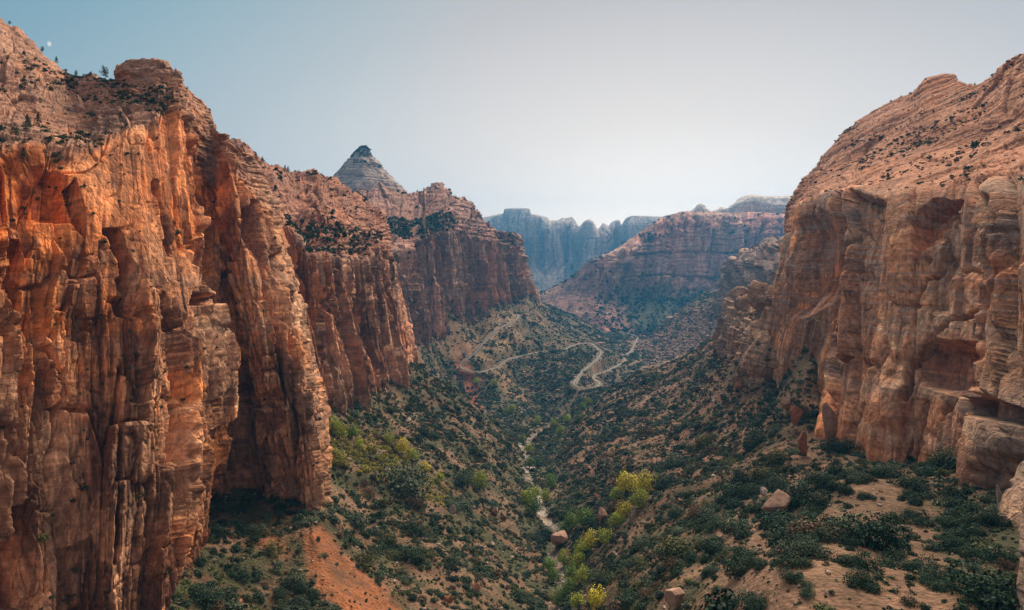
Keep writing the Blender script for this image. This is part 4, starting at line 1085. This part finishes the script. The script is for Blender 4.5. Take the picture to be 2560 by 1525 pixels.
BIG = [ # px, py, width px, height px, depth ratio, material, label
 (1405,1350,54,46,1.0,0,'large flat-topped pale boulder sitting in the creek among the cottonwoods'),
 (1508,1292,36,40,1.0,0,'pale upright block beside the creek bend, behind green cottonwoods'),
 (1695,1497,58,46,.9,0,'knobbly pale boulder at the lower edge of the right slope'),
 (1998,1225,64,36,1.0,0,'upper cracked pink slab on the sandy bench'),
 (1955,1262,80,50,1.0,0,'larger lower cracked pink slab on the sandy bench'),
 (1912,1232,26,24,.8,1,'pale triangular rock just left of the cracked pink slabs'),
 (2082,1065,54,120,.8,0,'tall rounded standing rock leaning on the foot of the right wall'),
 (1992,1040,34,66,.8,2,'narrow reddish pinnacle rock on the slope left of the standing rock'),
 (2010,1110,40,60,.8,2,'low red outcrop under the narrow pinnacle rock'),
 (1970,1010,30,40,.8,0,'squat rock on the brushy slope above the pinnacle'),
 (1130,1278,24,26,.5,1,'upright grey slab on the left slope, leftmost of the tilted slabs'),
 (1236,1276,34,26,.6,0,'tilted pink-grey slab with a sharp edge on the left slope'),
 (1260,1290,26,22,.6,0,'smaller tilted slab just below the sharp-edged slab on the left slope'),
 (1232,1362,20,18,.8,1,'single pale rock among dark bushes on the lower left slope'),
 (1120,1500,30,24,.8,2,'reddish boulder at the lower edge of the left slope'),
 (1192,1475,30,22,.9,2,'rounded red boulder beside bushes near the lower edge left of the creek'),
 (1603,1022,18,18,.8,0,'lone pink boulder high on the right slope'),
 (1776,843,22,14,.8,1,'pale boulder on the brown rubble slope'),
 (1352,793,16,12,.8,0,'pinkish knob of rock above the upper road'),
 (1312,790,26,12,.8,0,'long pale rock rib at the top of the upper road'),
 (1485,706,14,8,.8,0,'pale block alone on the talus of the broad mesa'),
 (1020,1052,18,16,.8,1,'heap of white rock on the slope below the pillars'),
 (1330,1250,16,14,.8,0,'small pink rock beside the pale creek bed'),
 (1470,1170,20,14,.8,0,'flat pink rock on the right slope above the yellow trees'),
 (1640,1155,26,18,.8,0,'pale slab low on the right slope, above the two yellow trees'),
 (1690,1195,18,14,.8,0,'small pale block right of the two yellow trees'),
 (2255,1320,34,14,.6,1,'long thin pale rock lying among dark bushes on the bench'),
 (1700,1250,16,12,.8,0,'small pale stone left of the sandy clearing'),
 (1795,1250,20,14,.8,0,'pale stone on the pink clearing below the right slope'),
 (640,1440,22,14,.8,1,'dull rock in the dark brush under the near left wall'),
 (590,1508,26,22,.8,2,'red boulder near the lower edge under the near left wall'),
 (700,1365,16,12,.8,2,'small red rock beside the orange scree'),
 (870,985,22,16,.8,0,'broken pink block at the foot of the middle pillars'),
 (842,998,22,22,.8,2,'red broken block at the foot of the middle pillars, left of the pink one'),
 (1025,900,12,18,.8,0,'pale block at the last corner of the middle pillars'),
 (1845,965,26,30,.8,2,'red leaning block left of the pale ledge corner'),
 (1840,945,22,26,.8,0,'pink block on top of the leaning block beside the ledge corner'),
 (1310,1105,14,14,.8,1,'white stone in the narrow creek channel between green trees'),
 (2500,1240,22,60,.6,1,'narrow grey flake standing against the lower right wall'),
 (2440,1330,24,18,.8,1,'grey rock on the pale ground below the lower right wall'),
 (2480,1380,30,18,.8,1,'pale grey rock beside the lower right wall'),
 (2475,1500,44,30,.9,1,'smooth lavender-grey rock at the lower right corner')]
for i, (px, py, wd, ht, dr, mi, lb) in enumerate(BIG):
    if lb.startswith('pale block alone'): p = pickp('mesa', px, py)
    else: p = pick(px, min(py + ht * .5, 1600))
    k = p[1] / F; w_, h_ = wd * k, ht * k
    me = rock_mesh(900 + i, (w_ * .58, w_ * .58 * dr, h_ * .62), 4 if wd > 25 else 3); me.materials.append((M_RK_PINK, M_RK_GREY, M_RK_RED)[mi])
    o = link('boulder', me, None, label=lb, category='boulder'); o.location = (p[0], p[1] + w_ * .3 * dr, p[2] + h_ * .45); o.rotation_euler = (rng.uniform(-.08, .08), rng.uniform(-.08, .08), rng.uniform(0, 6.28) * (ht < wd * 1.4))
    if lb.startswith('large flat'):
        a = np.array([v.co for v in me.vertices]); a[:, 2] = np.minimum(a[:, 2], h_ * .30 + .06 * a[:, 0]); me.vertices.foreach_set('co', a.astype(f32).ravel()); o.rotation_euler = (.12, -.14, .6)

# rubble: nobody could count it
def rubble(n, y0, y1, fn, rr, label, mat, seed):
    y = np.sqrt(rng.uniform(y0 ** 2, y1 ** 2, n)); x = rng.uniform(-.9, .95, n) * y; z = ground_z(x, y); px, py = proj(np.stack([x, y, z], -1))
    i, j = ground_idx(x, y)
    k = (px > -40) & (px < 2600) & (py < 1600) & (y < zbuf(px, py) * 1.1) & (rng.random(n) < fn(px, py)) & (T_road[i, j] > 8); x, y, z = x[k], y[k], z[k]; m = len(x)
    import bmesh
    r = rr * np.exp(rng.normal(0, .5, m)) * np.interp(y, [100, 400, 2000], [.6, 1, 2.4])
    bm = bmesh.new(); bmesh.ops.create_icosphere(bm, subdivisions=1, radius=1.0); B = np.array([v.co for v in bm.verts]); Fa = np.array([[v.index for v in f.verts] for f in bm.faces]); bm.free()
    J = B[None] * rng.uniform(.55, 1.15, (m, len(B), 1)) * rng.uniform(.6, 1.3, (m, 1, 3)) * np.array([1, 1, .75])
    V = J * r[:, None, None] + np.stack([x, y, z + .15 * r], -1)[:, None]
    idx = (Fa[None] + (np.arange(m) * len(B))[:, None, None]).ravel()
    link('rubble', raw_mesh('rubble', V.reshape(-1, 3), idx, 3, smooth=False), mat, kind='stuff', label=label, category='rubble')
rubble(26000, 80, 700, lambda a, b: .25 + .7 * reg(Z_RIGHT, 50, a, b) + .5 * reg(Z_ORANGE, 30, a, b) + .4 * reg(Z_YEL, 30, a, b), .42, 'loose pink stones strewn over the near slopes', M_RK_PINK, 1)
rubble(26000, 500, 1500, lambda a, b: .12 + .8 * reg(Z_RIGHT, 50, a, b), .75, 'boulders and broken stone over the right slope', M_RK_PINK, 2)
rubble(60000, 1300, 2700, lambda a, b: .05 + .9 * reg(Z_BROWN, 40, a, b), 1.3, 'brown rubble covering the far right slope', M_RK_PINK, 3)
rubble(9000, 90, 500, lambda a, b: .3 + .6 * reg(Z_YEL, 30, a, b), .5, 'grey stones on the near slopes', M_RK_GREY, 4)
# stones of the creek bed
i = rng.integers(0, len(creek_pts), 2600); c = creek_pts[i]; c = c[(c[:, 1] < 1100)]
cx = c[:, 0] + rng.normal(0, 3.2, len(c)); cy = c[:, 1] + rng.normal(0, 3, len(c)); cz = ground_z(cx, cy)
import bmesh
bm = bmesh.new(); bmesh.ops.create_icosphere(bm, subdivisions=1, radius=1.0); B = np.array([v.co for v in bm.verts]); Fa = np.array([[v.index for v in f.verts] for f in bm.faces]); bm.free()
m = len(c); r = .5 * np.exp(rng.normal(0, .55, m)) * np.interp(cy, [200, 1100], [.7, 2])
V = B[None] * rng.uniform(.6, 1.15, (m, len(B), 1)) * r[:, None, None] * np.array([1, 1, .6]) + np.stack([cx, cy, cz + .1], -1)[:, None]
link('gravel', raw_mesh('gravel', V.reshape(-1, 3), (Fa[None] + (np.arange(m) * len(B))[:, None, None]).ravel(), 3, smooth=False), rock_plain('creek_stone', (.5, .45, .41), (.25, .2, .17)), kind='stuff', label='pale stones along the dry creek bed', category='gravel')

# ------------------------------------------------------------------ trees
def trunk_mesh(h, r, limbs, seed, lean=.1):
    """tapered trunk with limbs, one surface of tubes"""
    rr = np.random.default_rng(seed); V = []; Fc = []
    def tube(p0, p1, r0, r1, n=6, seg=4):
        b0 = len(V); p0 = np.array(p0, float); p1 = np.array(p1, float); d = p1 - p0; L_ = np.linalg.norm(d); d /= L_
        a = np.cross(d, (0.3, .2, .9)); a /= np.linalg.norm(a) + 1e-9; b = np.cross(d, a); off = rr.normal(0, .04 * L_, (seg + 1, 3)); off[0] = 0
        for s_ in range(seg + 1):
            t = s_ / seg; c = p0 + (p1 - p0) * t + off[s_]; q = r0 + (r1 - r0) * t
            for k in range(n): V.append(c + (a * math.cos(6.283 * k / n) + b * math.sin(6.283 * k / n)) * q)
        for s_ in range(seg):
            for k in range(n): Fc.append((b0 + s_ * n + k, b0 + s_ * n + (k + 1) % n, b0 + (s_ + 1) * n + (k + 1) % n, b0 + (s_ + 1) * n + k))
    top = np.array([rr.normal(0, lean * h * .3), rr.normal(0, lean * h * .3), h]); tube((0, 0, -.05 * h), top, r, r * .25)
    for k in range(limbs):
        t = rr.uniform(.3, .9); th = rr.uniform(0, 6.28); ln = h * rr.uniform(.25, .45) * (1.1 - t * .5)
        p = top * t; tube(p, p + np.array([math.cos(th) * ln, math.sin(th) * ln, ln * rr.uniform(.3, .9)]), r * (1 - t * .7) * .5, r * .08, 5, 3)
    me = bpy.data.meshes.new('trunk'); me.from_pydata([tuple(v) for v in V], [], Fc); me.materials.append(MAT_WOOD); return me
def crown_mesh(q, br, base):
    V = q.reshape(-1, 3); C = np.repeat(br, 4)[:, None] * np.array(base)[None]
    me = raw_mesh('crown', V, np.arange(len(V)), 4, C, smooth=False); me.materials.append(MAT_LEAF); return me
def tree(name, p, trunk, crown, sc, label, cat, group, col=(1, 1, 1), rz=None):
    r_ = bpy.data.objects.new(name, None); COL.objects.link(r_); r_.location = p; r_.scale = sc; r_.rotation_euler = (0, 0, rng.uniform(0, 6.28) if rz is None else rz)
    r_.empty_display_size = .5
    r_['label'] = label; r_['category'] = cat
    if group: r_['group'] = group
    a = bpy.data.objects.new('trunk', trunk); COL.objects.link(a); a.parent = r_
    b = bpy.data.objects.new('crown', crown); COL.objects.link(b); b.parent = r_; b.color = (*col, 1)
    return r_
CT = [trunk_mesh(.75, .05, 6, 40 + i) for i in range(3)]
CC_ = []
for i in range(4):
    q, br = blob(1500, .052, 15, 1.15, 700 + i, spread=.7, up=.28); q[..., :2] *= .62; q[..., 2] *= .78
    CC_.append(crown_mesh(q, br, (.4, .4, .4)))
YT = (.50, .45, .05); YG = (.30, .36, .05); MG = (.13, .22, .045); DGc = (.09, .15, .045)
COT = [ # px, py of crown centre, height px, colour, label
 (1565,1205,66,YT,'tall yellow cottonwood, left of the two above the creek'),(1617,1212,56,YT,'broad golden yellow cottonwood, right of the two above the creek'),
 (1598,1245,50,YG,'yellow-green cottonwood directly below the two golden ones'),(1560,1272,44,YT,'low golden cottonwood left of and below the golden pair'),
 (1540,1235,42,YG,'slim yellow-green tree at the left foot of the golden pair'),(1200,1200,46,YG,'lone round yellow-green tree on the left slope'),
 (1430,1300,46,MG,'bright green cottonwood right of the pale creek bed, above the flat-topped boulder'),(1462,1290,46,MG,'bright green cottonwood in front of the pale upright block, right-hand of the green pair'),
 (1412,1318,36,MG,'small green cottonwood just above the flat-topped boulder'),(1480,1350,44,YT,'golden crowned cottonwood right of the flat-topped boulder'),
 (1455,1372,42,YG,'yellow-green cottonwood touching the right side of the flat-topped boulder'),(1515,1340,40,YG,'pale yellow-green tree between the golden crown and the slope'),
 (1540,1300,44,YG,'yellow-green tree below the low golden cottonwood, right of the pale block'),(1335,1262,52,MG,'green tree on the left bank just above the creek boulder'),
 (1365,1238,34,YG,'slim tree on the pale stones of the creek bed'),(1318,1240,40,YG,'yellowish tree at the left edge of the creek trees'),
 (1375,1410,44,MG,'green cottonwood on the left bank below the flat-topped boulder'),(1412,1395,38,YG,'yellow-green cottonwood directly below the flat-topped boulder'),
 (1440,1400,40,YG,'yellow-green cottonwood below and right of the flat-topped boulder'),(1385,1440,40,MG,'leafy green tree overhanging the creek, left side'),
 (1430,1430,46,MG,'rounded green cottonwood in midstream below the yellow ones'),(1455,1440,44,YG,'yellow-green cottonwood on the right bank, fourth row below the boulder'),
 (1420,1470,48,MG,'large green cottonwood lower down the creek'),(1490,1495,60,YT,'golden-green cottonwood at the lower edge right of the creek'),
 (1445,1500,46,YG,'cottonwood at the lower edge in the creek, left of the golden one'),(1395,1490,44,MG,'green tree at the lower edge left of the creek'),
 (1378,1205,38,MG,'green tree beside the creek above the pale stones'),(1340,1230,30,YG,'little orange-tinged tree on the left bank'),
 (1322,1155,34,MG,'green tree right of the white stones of the creek'),(1325,1122,26,YG,'small bright tree at the head of the visible creek'),
 (1305,1098,22,MG,'small green tree above the white creek stones'),
 (1278,1022,26,YG,'bright green tree alone in the valley bottom below the upper hairpin'),(1268,1030,18,MG,'little green tree beside the bright one below the upper hairpin'),
 (1342,1052,24,YG,'yellow-green tree in the valley bottom thicket'),(1385,1058,26,YG,'yellow-green tree where the right slope meets the valley bottom'),
 (1420,1045,24,YG,'bright tree at the foot of the right slope, middle of three'),(1455,1015,24,MG,'green tree at the foot of the right slope, uppermost of three'),
 (1470,1005,20,YG,'pale green tree tucked behind the right slope edge'),(1398,1075,22,YG,'low yellow tree at the foot of the right slope'),
 (1190,950,18,YG,'bright tree in the dark grove below the upper hairpin, left'),(1235,955,20,YG,'bright tree in the dark grove below the upper hairpin, right'),
 (820,1060,34,YG,'tall yellow-green tree at the foot of the fin'),(850,1080,40,YG,'rounded yellow-green tree right of the fin foot'),(880,1075,36,MG,'greener tree in the thicket right of the fin'),
 (900,1110,30,YG,'bushy yellow-green tree in the middle of the left slope thicket'),(975,1095,30,YG,'yellow-green tree under the dark grove'),(1005,1115,40,YT,'golden tree near the middle of the left slope thicket'),
 (1030,1135,34,YG,'yellow-green tree on the lower right part of the left thicket'),(1060,1165,32,YT,'golden tree at the lower end of the left thicket'),(1095,1195,30,YG,'last yellow-green tree of the left thicket')]
for i, (px, py, hp, c, lb) in enumerate(COT):
    p = pick(px, min(py + hp * .5, 1640)); h = hp * p[1] / F * 1.0
    j = np.array(c) * rng.uniform(.85, 1.15) / .4
    tree('cottonwood_tree', (p[0], p[1], p[2] - .3), CT[i % 3], CC_[i % 4], (h * rng.uniform(.9, 1.15), h * rng.uniform(.9, 1.15), h), lb, 'tree', 'cottonwoods and other trees along the creek', j)
PT = [trunk_mesh(.95, .022, 5, 60 + i, .04) for i in range(2)]
PC = [crown_mesh(*conifer(420, .045, 800 + i), (.035, .055, .03)) for i in range(3)]
JC = []
for i in range(2):
    q, br = blob(300, .075, 9, .9, 820 + i, spread=.75, up=.45); q[..., :2] *= .45; q[..., 2] *= .85; JC.append(crown_mesh(q, br, (.035, .055, .03)))
PINES = [('near',262,190,40,1,'gnarled dark pine on the saddle left of the knobby summit rock'),('near',190,190,20,1,'bushy pine in a row on the saddle, left of the gnarled one'),
 ('near',218,196,14,1,'small round pine in the notch of the left skyline'),('near',238,200,12,1,'tiny pine between the notch and the gnarled pine'),('near',148,150,22,0,'slim pine on the upper left skyline below the moon'),
 ('near',112,128,20,1,'dark bushy pine just right of the little spire below the moon'),('near',25,60,14,1,'small pine on the topmost corner of the left skyline'),
 ('near',60,222,46,0,'tall pine standing on bare striped slickrock, upper left'),('near',88,222,22,0,'short thin pine right of the tall slickrock pine'),('near',5,235,30,1,'pine cut by the left picture edge on the slickrock'),
 ('near',68,322,50,0,'thin dead-looking pine on the slickrock, left'),('near',95,318,46,0,'thin pine with dark top on the slickrock, right of the dead-looking one'),('near',40,345,34,1,'dark tree at the foot of the thin slickrock pines'),
 ('near',230,300,34,1,'rounded juniper on the slickrock below the saddle'),('near',302,300,30,0,'pine under the red blocks of the left shoulder'),('near',315,320,34,0,'pine on the bushy ledge under the left shoulder'),
 ('near',266,345,30,1,'juniper at the edge of the bushy rim, left wall'),('near',60,400,44,0,'tall pine at the lip of the near left wall'),('near',112,395,34,0,'pine at the lip of the near wall, over the arch'),
 ('near',467,226,14,1,'small tree on the steep skyline right of the knobby summit rock'),
 ('pillars',607,380,22,0,'pine on the skyline just right of the fin'),('pillars',641,400,26,0,'slender pine on the sloping skyline right of the fin'),('pillars',656,408,24,0,'slender pine next down the sloping skyline, second of the pair'),
 ('pillars',663,412,12,1,'little bush-like pine below the slender pair'),('pillars',680,420,12,1,'small flat pine on the sloping skyline'),('pillars',692,424,14,1,'wide flat-topped pine on the sloping skyline'),
 ('pillars',712,430,24,0,'left pine of the isolated pair on the skyline'),('pillars',720,430,22,0,'right pine of the isolated pair on the skyline'),('pillars',786,441,14,1,'flat pine on the red skyline before the pointed summit'),
 ('pillars',836,458,10,1,'tiny pine where the red skyline drops before the pointed summit'),
 ('rightwall',2278,236,10,1,'tiny pine on the rounded skyline of the right dome'),('rightwall',2437,214,12,1,'flat pine in the notch of the right skyline'),('rightwall',2320,206,9,1,'tiny bush-like pine on the right dome top'),
 ('rightwall',2545,335,34,1,'dark juniper on the striped slope at the right picture edge')]
for i, (key, px, py, hp, kd, lb) in enumerate(PINES):
    p = pickp(key, px, py + 2); h = hp * p[1] / F * .85
    tree('pine_tree', (p[0], p[1], p[2] - .03 * h), PT[i % 2], JC[i % 2] if kd else PC[i % 3], (h, h, h), lb, 'tree', 'pines on the rims and slickrock')

# ------------------------------------------------------------------ cars on the switchbacks
def car_parts(kind):
    import bmesh
    def body(pr, wd, name, inset=0.0, zs=0.0):
        bm = bmesh.new(); a = [bm.verts.new((x, -wd / 2, z)) for x, z in pr]; b = [bm.verts.new((x, wd / 2, z)) for x, z in pr]
        bm.faces.new(a[::-1]); bm.faces.new(b)
        for i in range(len(pr)): bm.faces.new((a[i], a[(i + 1) % len(pr)], b[(i + 1) % len(pr)], b[i]))
        bmesh.ops.bevel(bm, geom=list(bm.edges), offset=.07, segments=2, affect='EDGES'); bmesh.ops.recalc_face_normals(bm, faces=bm.faces)
        me = bpy.data.meshes.new(name); bm.to_mesh(me); bm.free(); return me
    if kind == 'van': lo = [(-2.6, .35), (2.6, .35), (2.65, .95), (1.9, 1.15), (-2.6, 1.2)]; up = [(-2.55, 1.2), (1.8, 1.15), (1.1, 2.2), (-2.5, 2.3)]
    else: lo = [(-2.2, .3), (2.2, .3), (2.25, .7), (1.1, .88), (-1.9, .92), (-2.25, .8)]; up = [(-1.8, .9), (1.0, .87), (.35, 1.42), (-1.2, 1.45)]
    wm = []
    for x in (-1.4, 1.4):
        for y in (-.8, .8):
            bm = bmesh.new(); bmesh.ops.create_cone(bm, cap_ends=True, segments=20, radius1=.34, radius2=.34, depth=.24)
            for v in bm.verts: c = v.co.copy(); v.co = (c.x + x, c.z + y, c.y + .34)
            me = bpy.data.meshes.new('wheel'); bm.to_mesh(me); bm.free(); wm.append(me)
    return body(lo, 1.8, 'body'), body(up, 1.6, 'cabin'), wm
CARM = {k: car_parts(k) for k in ('car', 'van')}
M_GLASS = flat('car_glass', (.04, .05, .06), .15); M_TYRE = flat('tyre', (.02, .02, .02))
def on_road(px, py, lane):
    q = road_pts[0]; k = ridx(px, py); k = min(max(k, 1), len(q) - 2); t = q[k + 1] - q[k - 1]; t[2] = 0; t /= np.linalg.norm(t)
    return q[k] + np.array([t[1], -t[0], 0]) * lane + np.array([0, 0, .15]), math.atan2(t[1], t[0])
for kind, px, py, lane, c, lb in [('van', 1182, 904, 3, (.75, .75, .75), 'white van parked on the upper side of the upper left hairpin'), ('car', 1190, 902, -3, (.5, .52, .55), 'silver car just behind the white van at the upper hairpin'),
    ('car', 1157, 921, 2, (.8, .8, .8), 'white car at the outermost point of the upper left hairpin'), ('car', 1237, 915, -2, (.8, .8, .8), 'white car driving along the lower leg below the upper hairpin'),
    ('car', 1244, 840, 2, (.7, .7, .72), 'pale car climbing the upper leg of the road'), ('van', 1437, 950, 3, (.75, .74, .7), 'pale van at the left of the lower hairpin'), ('car', 1433, 958, -3, (.45, .46, .5), 'grey car beside the stone wall of the lower hairpin')]:
    p, a = on_road(px, py, lane); r_ = bpy.data.objects.new('parked_car' if kind == 'car' else 'parked_van', None); COL.objects.link(r_); r_.location = p; r_.rotation_euler = (0, 0, a); r_.scale = (1.25,) * 3
    r_['label'] = lb; r_['category'] = kind; r_['group'] = 'vehicles on the switchbacks'
    b, cb, wm = CARM[kind]; paint = flat('car_paint', c, .35)
    for nm, me, mt in [('body', b, paint), ('cabin', cb, M_GLASS)] + [('wheel', w, M_TYRE) for w in wm]:
        me = me.copy(); me.materials.append(mt); o = bpy.data.objects.new(nm, me); COL.objects.link(o); o.parent = r_

# dead bleached bush on the bench
p = pick(2312, 1432); me = trunk_mesh(2.2, .10, 16, 77, .4); me.materials.clear(); me.materials.append(flat('bleached_wood', (.5, .46, .42)))
link('dead_bush', me, None, label='bleached white dead bush on the bench sand', category='dead bush').location = p
p = pick(2410, 1432); o = link('dead_bush', me.copy(), None, label='second bleached dead bush, deeper among dark bushes to the right', category='dead bush'); o.location = p; o.rotation_euler = (0, 0, 2)

# the moon, just past its first quarter, as a lit half disc far away
def moon():
    d = 40000.0; c = np.array(W(122, 110, d)); r = 6.0 / F * d; V = []; Fc = []; n, m_ = 24, 12
    for i in range(n + 1):
        la = -math.pi / 2 + math.pi * i / n
        for j in range(m_ + 1):
            lo = -math.pi * .5 + .28 * math.pi * 0 + (math.pi * .55) * j / m_   # sunlit lune
            V.append((c[0] + r * math.cos(la) * math.cos(lo * 1.0), c[1] + r * math.cos(la) * math.sin(lo) , c[2] + r * math.sin(la)))
    for i in range(n):
        for j in range(m_): a = i * (m_ + 1) + j; Fc.append((a, a + 1, a + m_ + 2, a + m_ + 1))
    me = bpy.data.meshes.new('moon'); me.from_pydata(V, [], Fc); m = bpy.data.materials.new('moonlight'); m.use_nodes = True; t = m.node_tree; N = t.nodes
    N.remove(N['Principled BSDF']); e = N.new('ShaderNodeEmission'); e.inputs['Strength'].default_value = .55; no = N.new('ShaderNodeTexNoise'); no.inputs['Scale'].default_value = .012
    g = N.new('ShaderNodeNewGeometry'); t.links.new(g.outputs['Position'], no.inputs['Vector']); r_ = N.new('ShaderNodeValToRGB'); r_.color_ramp.elements[0].color = (.6, .6, .55, 1); r_.color_ramp.elements[1].color = (1, .98, .92, 1)
    t.links.new(no.outputs['Fac'], r_.inputs[0]); t.links.new(r_.outputs[0], e.inputs['Color']); t.links.new(e.outputs[0], N['Material Output'].inputs['Surface'])
    me.materials.append(m); link('moon', me, None, label='small bright half moon in the blue sky over the left cliff', category='moon', kind='thing')
moon()
# ------------------------------------------------------------------ sky, sun, air, camera
SUN_AZ, SUN_EL = math.radians(25), math.radians(41)
def environment():
    w = bpy.data.worlds.new('World'); scene.world = w; w.use_nodes = True
    nt = w.node_tree; N = nt.nodes; L = nt.links; bg = N['Background']
    tc = N.new('ShaderNodeTexCoord')
    sk = N.new('ShaderNodeTexSky'); sk.sky_type = 'NISHITA'; sk.sun_disc = False; sk.sun_elevation = math.radians(3.0); sk.sun_rotation = math.radians(10)
    sk.altitude = 1500; sk.air_density = 1.2; sk.dust_density = 2.0; sk.ozone_density = 3.0
    # twilight glow: fades from the sunset point, then raised behind camera as added fill
    def vec(az, el): return (math.sin(az) * math.cos(el), math.cos(az) * math.cos(el), math.sin(el))
    nm = N.new('ShaderNodeVectorMath'); nm.operation = 'NORMALIZE'; L.new(tc.outputs['Generated'], nm.inputs[0])
    dt = N.new('ShaderNodeVectorMath'); dt.operation = 'DOT_PRODUCT'; fl_ = N.new('ShaderNodeVectorMath'); fl_.operation = 'MULTIPLY'; fl_.inputs[1].default_value = (.62, 1, 1.5); L.new(nm.outputs[0], fl_.inputs[0]); n2m = N.new('ShaderNodeVectorMath'); n2m.operation = 'NORMALIZE'; L.new(fl_.outputs[0], n2m.inputs[0]); L.new(n2m.outputs[0], dt.inputs[0]); dt.inputs[1].default_value = vec(math.radians(10), math.radians(3))
    ac = N.new('ShaderNodeMath'); ac.operation = 'ARCCOSINE'; L.new(dt.outputs['Value'], ac.inputs[0])
    mr = N.new('ShaderNodeMapRange'); mr.inputs['From Max'].default_value = math.pi / 2; L.new(ac.outputs[0], mr.inputs['Value'])
    r = N.new('ShaderNodeValToRGB'); cr_ = r.color_ramp
    def lin(c): return tuple(((v / 255) / 12.92 if v / 255 < .04045 else ((v / 255 + .055) / 1.055) ** 2.4) for v in c) + (1,)
    stops = SKY_STOPS
    cr_.elements[0].position = stops[0][0]; cr_.elements[0].color = lin(stops[0][1])
    cr_.elements[1].position = stops[-1][0]; cr_.elements[1].color = lin(stops[-1][1])
    for p, c in stops[1:-1]:
        e = cr_.elements.new(p); e.color = lin(c)
    L.new(mr.outputs[0], r.inputs[0])
    # bluer towards the left of the view, greyer to the right
    sx = N.new('ShaderNodeSeparateXYZ'); L.new(nm.outputs[0], sx.inputs[0])
    ml = N.new('ShaderNodeMapRange'); ml.inputs['From Min'].default_value = -.05; ml.inputs['From Max'].default_value = -.62; L.new(sx.outputs['X'], ml.inputs['Value'])
    mz = N.new('ShaderNodeMapRange'); mz.inputs['From Min'].default_value = .08; mz.inputs['From Max'].default_value = .36; L.new(sx.outputs['Z'], mz.inputs['Value'])
    mm = N.new('ShaderNodeMath'); mm.operation = 'MULTIPLY'; L.new(ml.outputs[0], mm.inputs[0]); L.new(mz.outputs[0], mm.inputs[1])
    tint = N.new('ShaderNodeMix'); tint.data_type = 'RGBA'; tint.blend_type = 'MULTIPLY'; L.new(mm.outputs[0], tint.inputs[0]); L.new(r.outputs[0], tint.inputs[6]); tint.inputs[7].default_value = (.62, 1.0, 1.12, 1)
    sc_ = N.new('ShaderNodeVectorMath'); sc_.operation = 'SCALE'; L.new(sk.outputs[0], sc_.inputs[0]); sc_.inputs['Scale'].default_value = .10
    mx = N.new('ShaderNodeMix'); mx.data_type = 'RGBA'; mx.inputs[0].default_value = .12
    L.new(tint.outputs[2], mx.inputs[6]); L.new(sc_.outputs[0], mx.inputs[7])
    L.new(mx.outputs[2], bg.inputs['Color']); bg.inputs['Strength'].default_value = 1.0
    s = bpy.data.lights.new('sun', 'SUN'); s.energy = SUN_E; s.angle = math.radians(40); s.color = (1, .80, .60)
    o = bpy.data.objects.new('sun', s); COL.objects.link(o)
    d = Vector(vec(SUN_AZ, SUN_EL)); o.rotation_euler = d.to_track_quat('Z', 'Y').to_euler(); o.location = d * 500
    # air
    x0, x1, y0, y1, z0, z1 = -9800, 9800, -500, 7900, -420, 900
    v = [(x, y, z) for x in (x0, x1) for y in (y0, y1) for z in (z0, z1)]
    me = bpy.data.meshes.new('haze'); me.from_pydata(v, [], [(0, 1, 3, 2), (4, 6, 7, 5), (0, 4, 5, 1), (2, 3, 7, 6), (0, 2, 6, 4), (1, 5, 7, 3)])
    m = bpy.data.materials.new('haze_air'); m.use_nodes = True; t = m.node_tree; t.nodes.remove(t.nodes['Principled BSDF'])
    pv = t.nodes.new('ShaderNodeVolumePrincipled'); pv.inputs['Color'].default_value = (*HAZE_C, 1); pv.inputs['Density'].default_value = HAZE_D; pv.inputs['Anisotropy'].default_value = .2
    t.links.new(pv.outputs[0], t.nodes['Material Output'].inputs['Volume'])
    if HAZE_D > 0: link('haze', me, m, kind='stuff', label='thin blue evening haze filling the canyon', category='haze')
    cam = bpy.data.cameras.new('camera'); co = bpy.data.objects.new('camera', cam); COL.objects.link(co)
    cam.sensor_width = 36; cam.sensor_fit = 'HORIZONTAL'; cam.lens = F / 2560 * 36; cam.shift_y = -(762.5 - HY) / 2560
    co.rotation_euler = (math.radians(90), 0, 0); cam.clip_start = 1; cam.clip_end = 60000
    scene.camera = co
    vs = scene.view_settings; vs.view_transform = 'Standard'; vs.look = 'None'; vs.exposure = EXPO; vs.gamma = 1
    cy = scene.cycles; cy.use_denoising = True; cy.max_bounces = 5; cy.diffuse_bounces = 3; cy.volume_bounces = 0; cy.transparent_max_bounces = 4
    cy.use_adaptive_sampling = False
    try: cy.denoiser = 'OPENIMAGEDENOISE'
    except Exception: pass
SKY_STOPS = [(0, (250, 236, 224)), (.08, (236, 222, 210)), (.18, (208, 195, 184)), (.32, (172, 164, 159)), (.45, (136, 140, 142)), (.6, (104, 122, 134)), (.8, (112, 118, 130)), (1, (158, 142, 138))]
SUN_E = 4.6; HAZE_C = (.08, .46, .95); HAZE_D = 0.74e-4; EXPO = 0.76
environment()
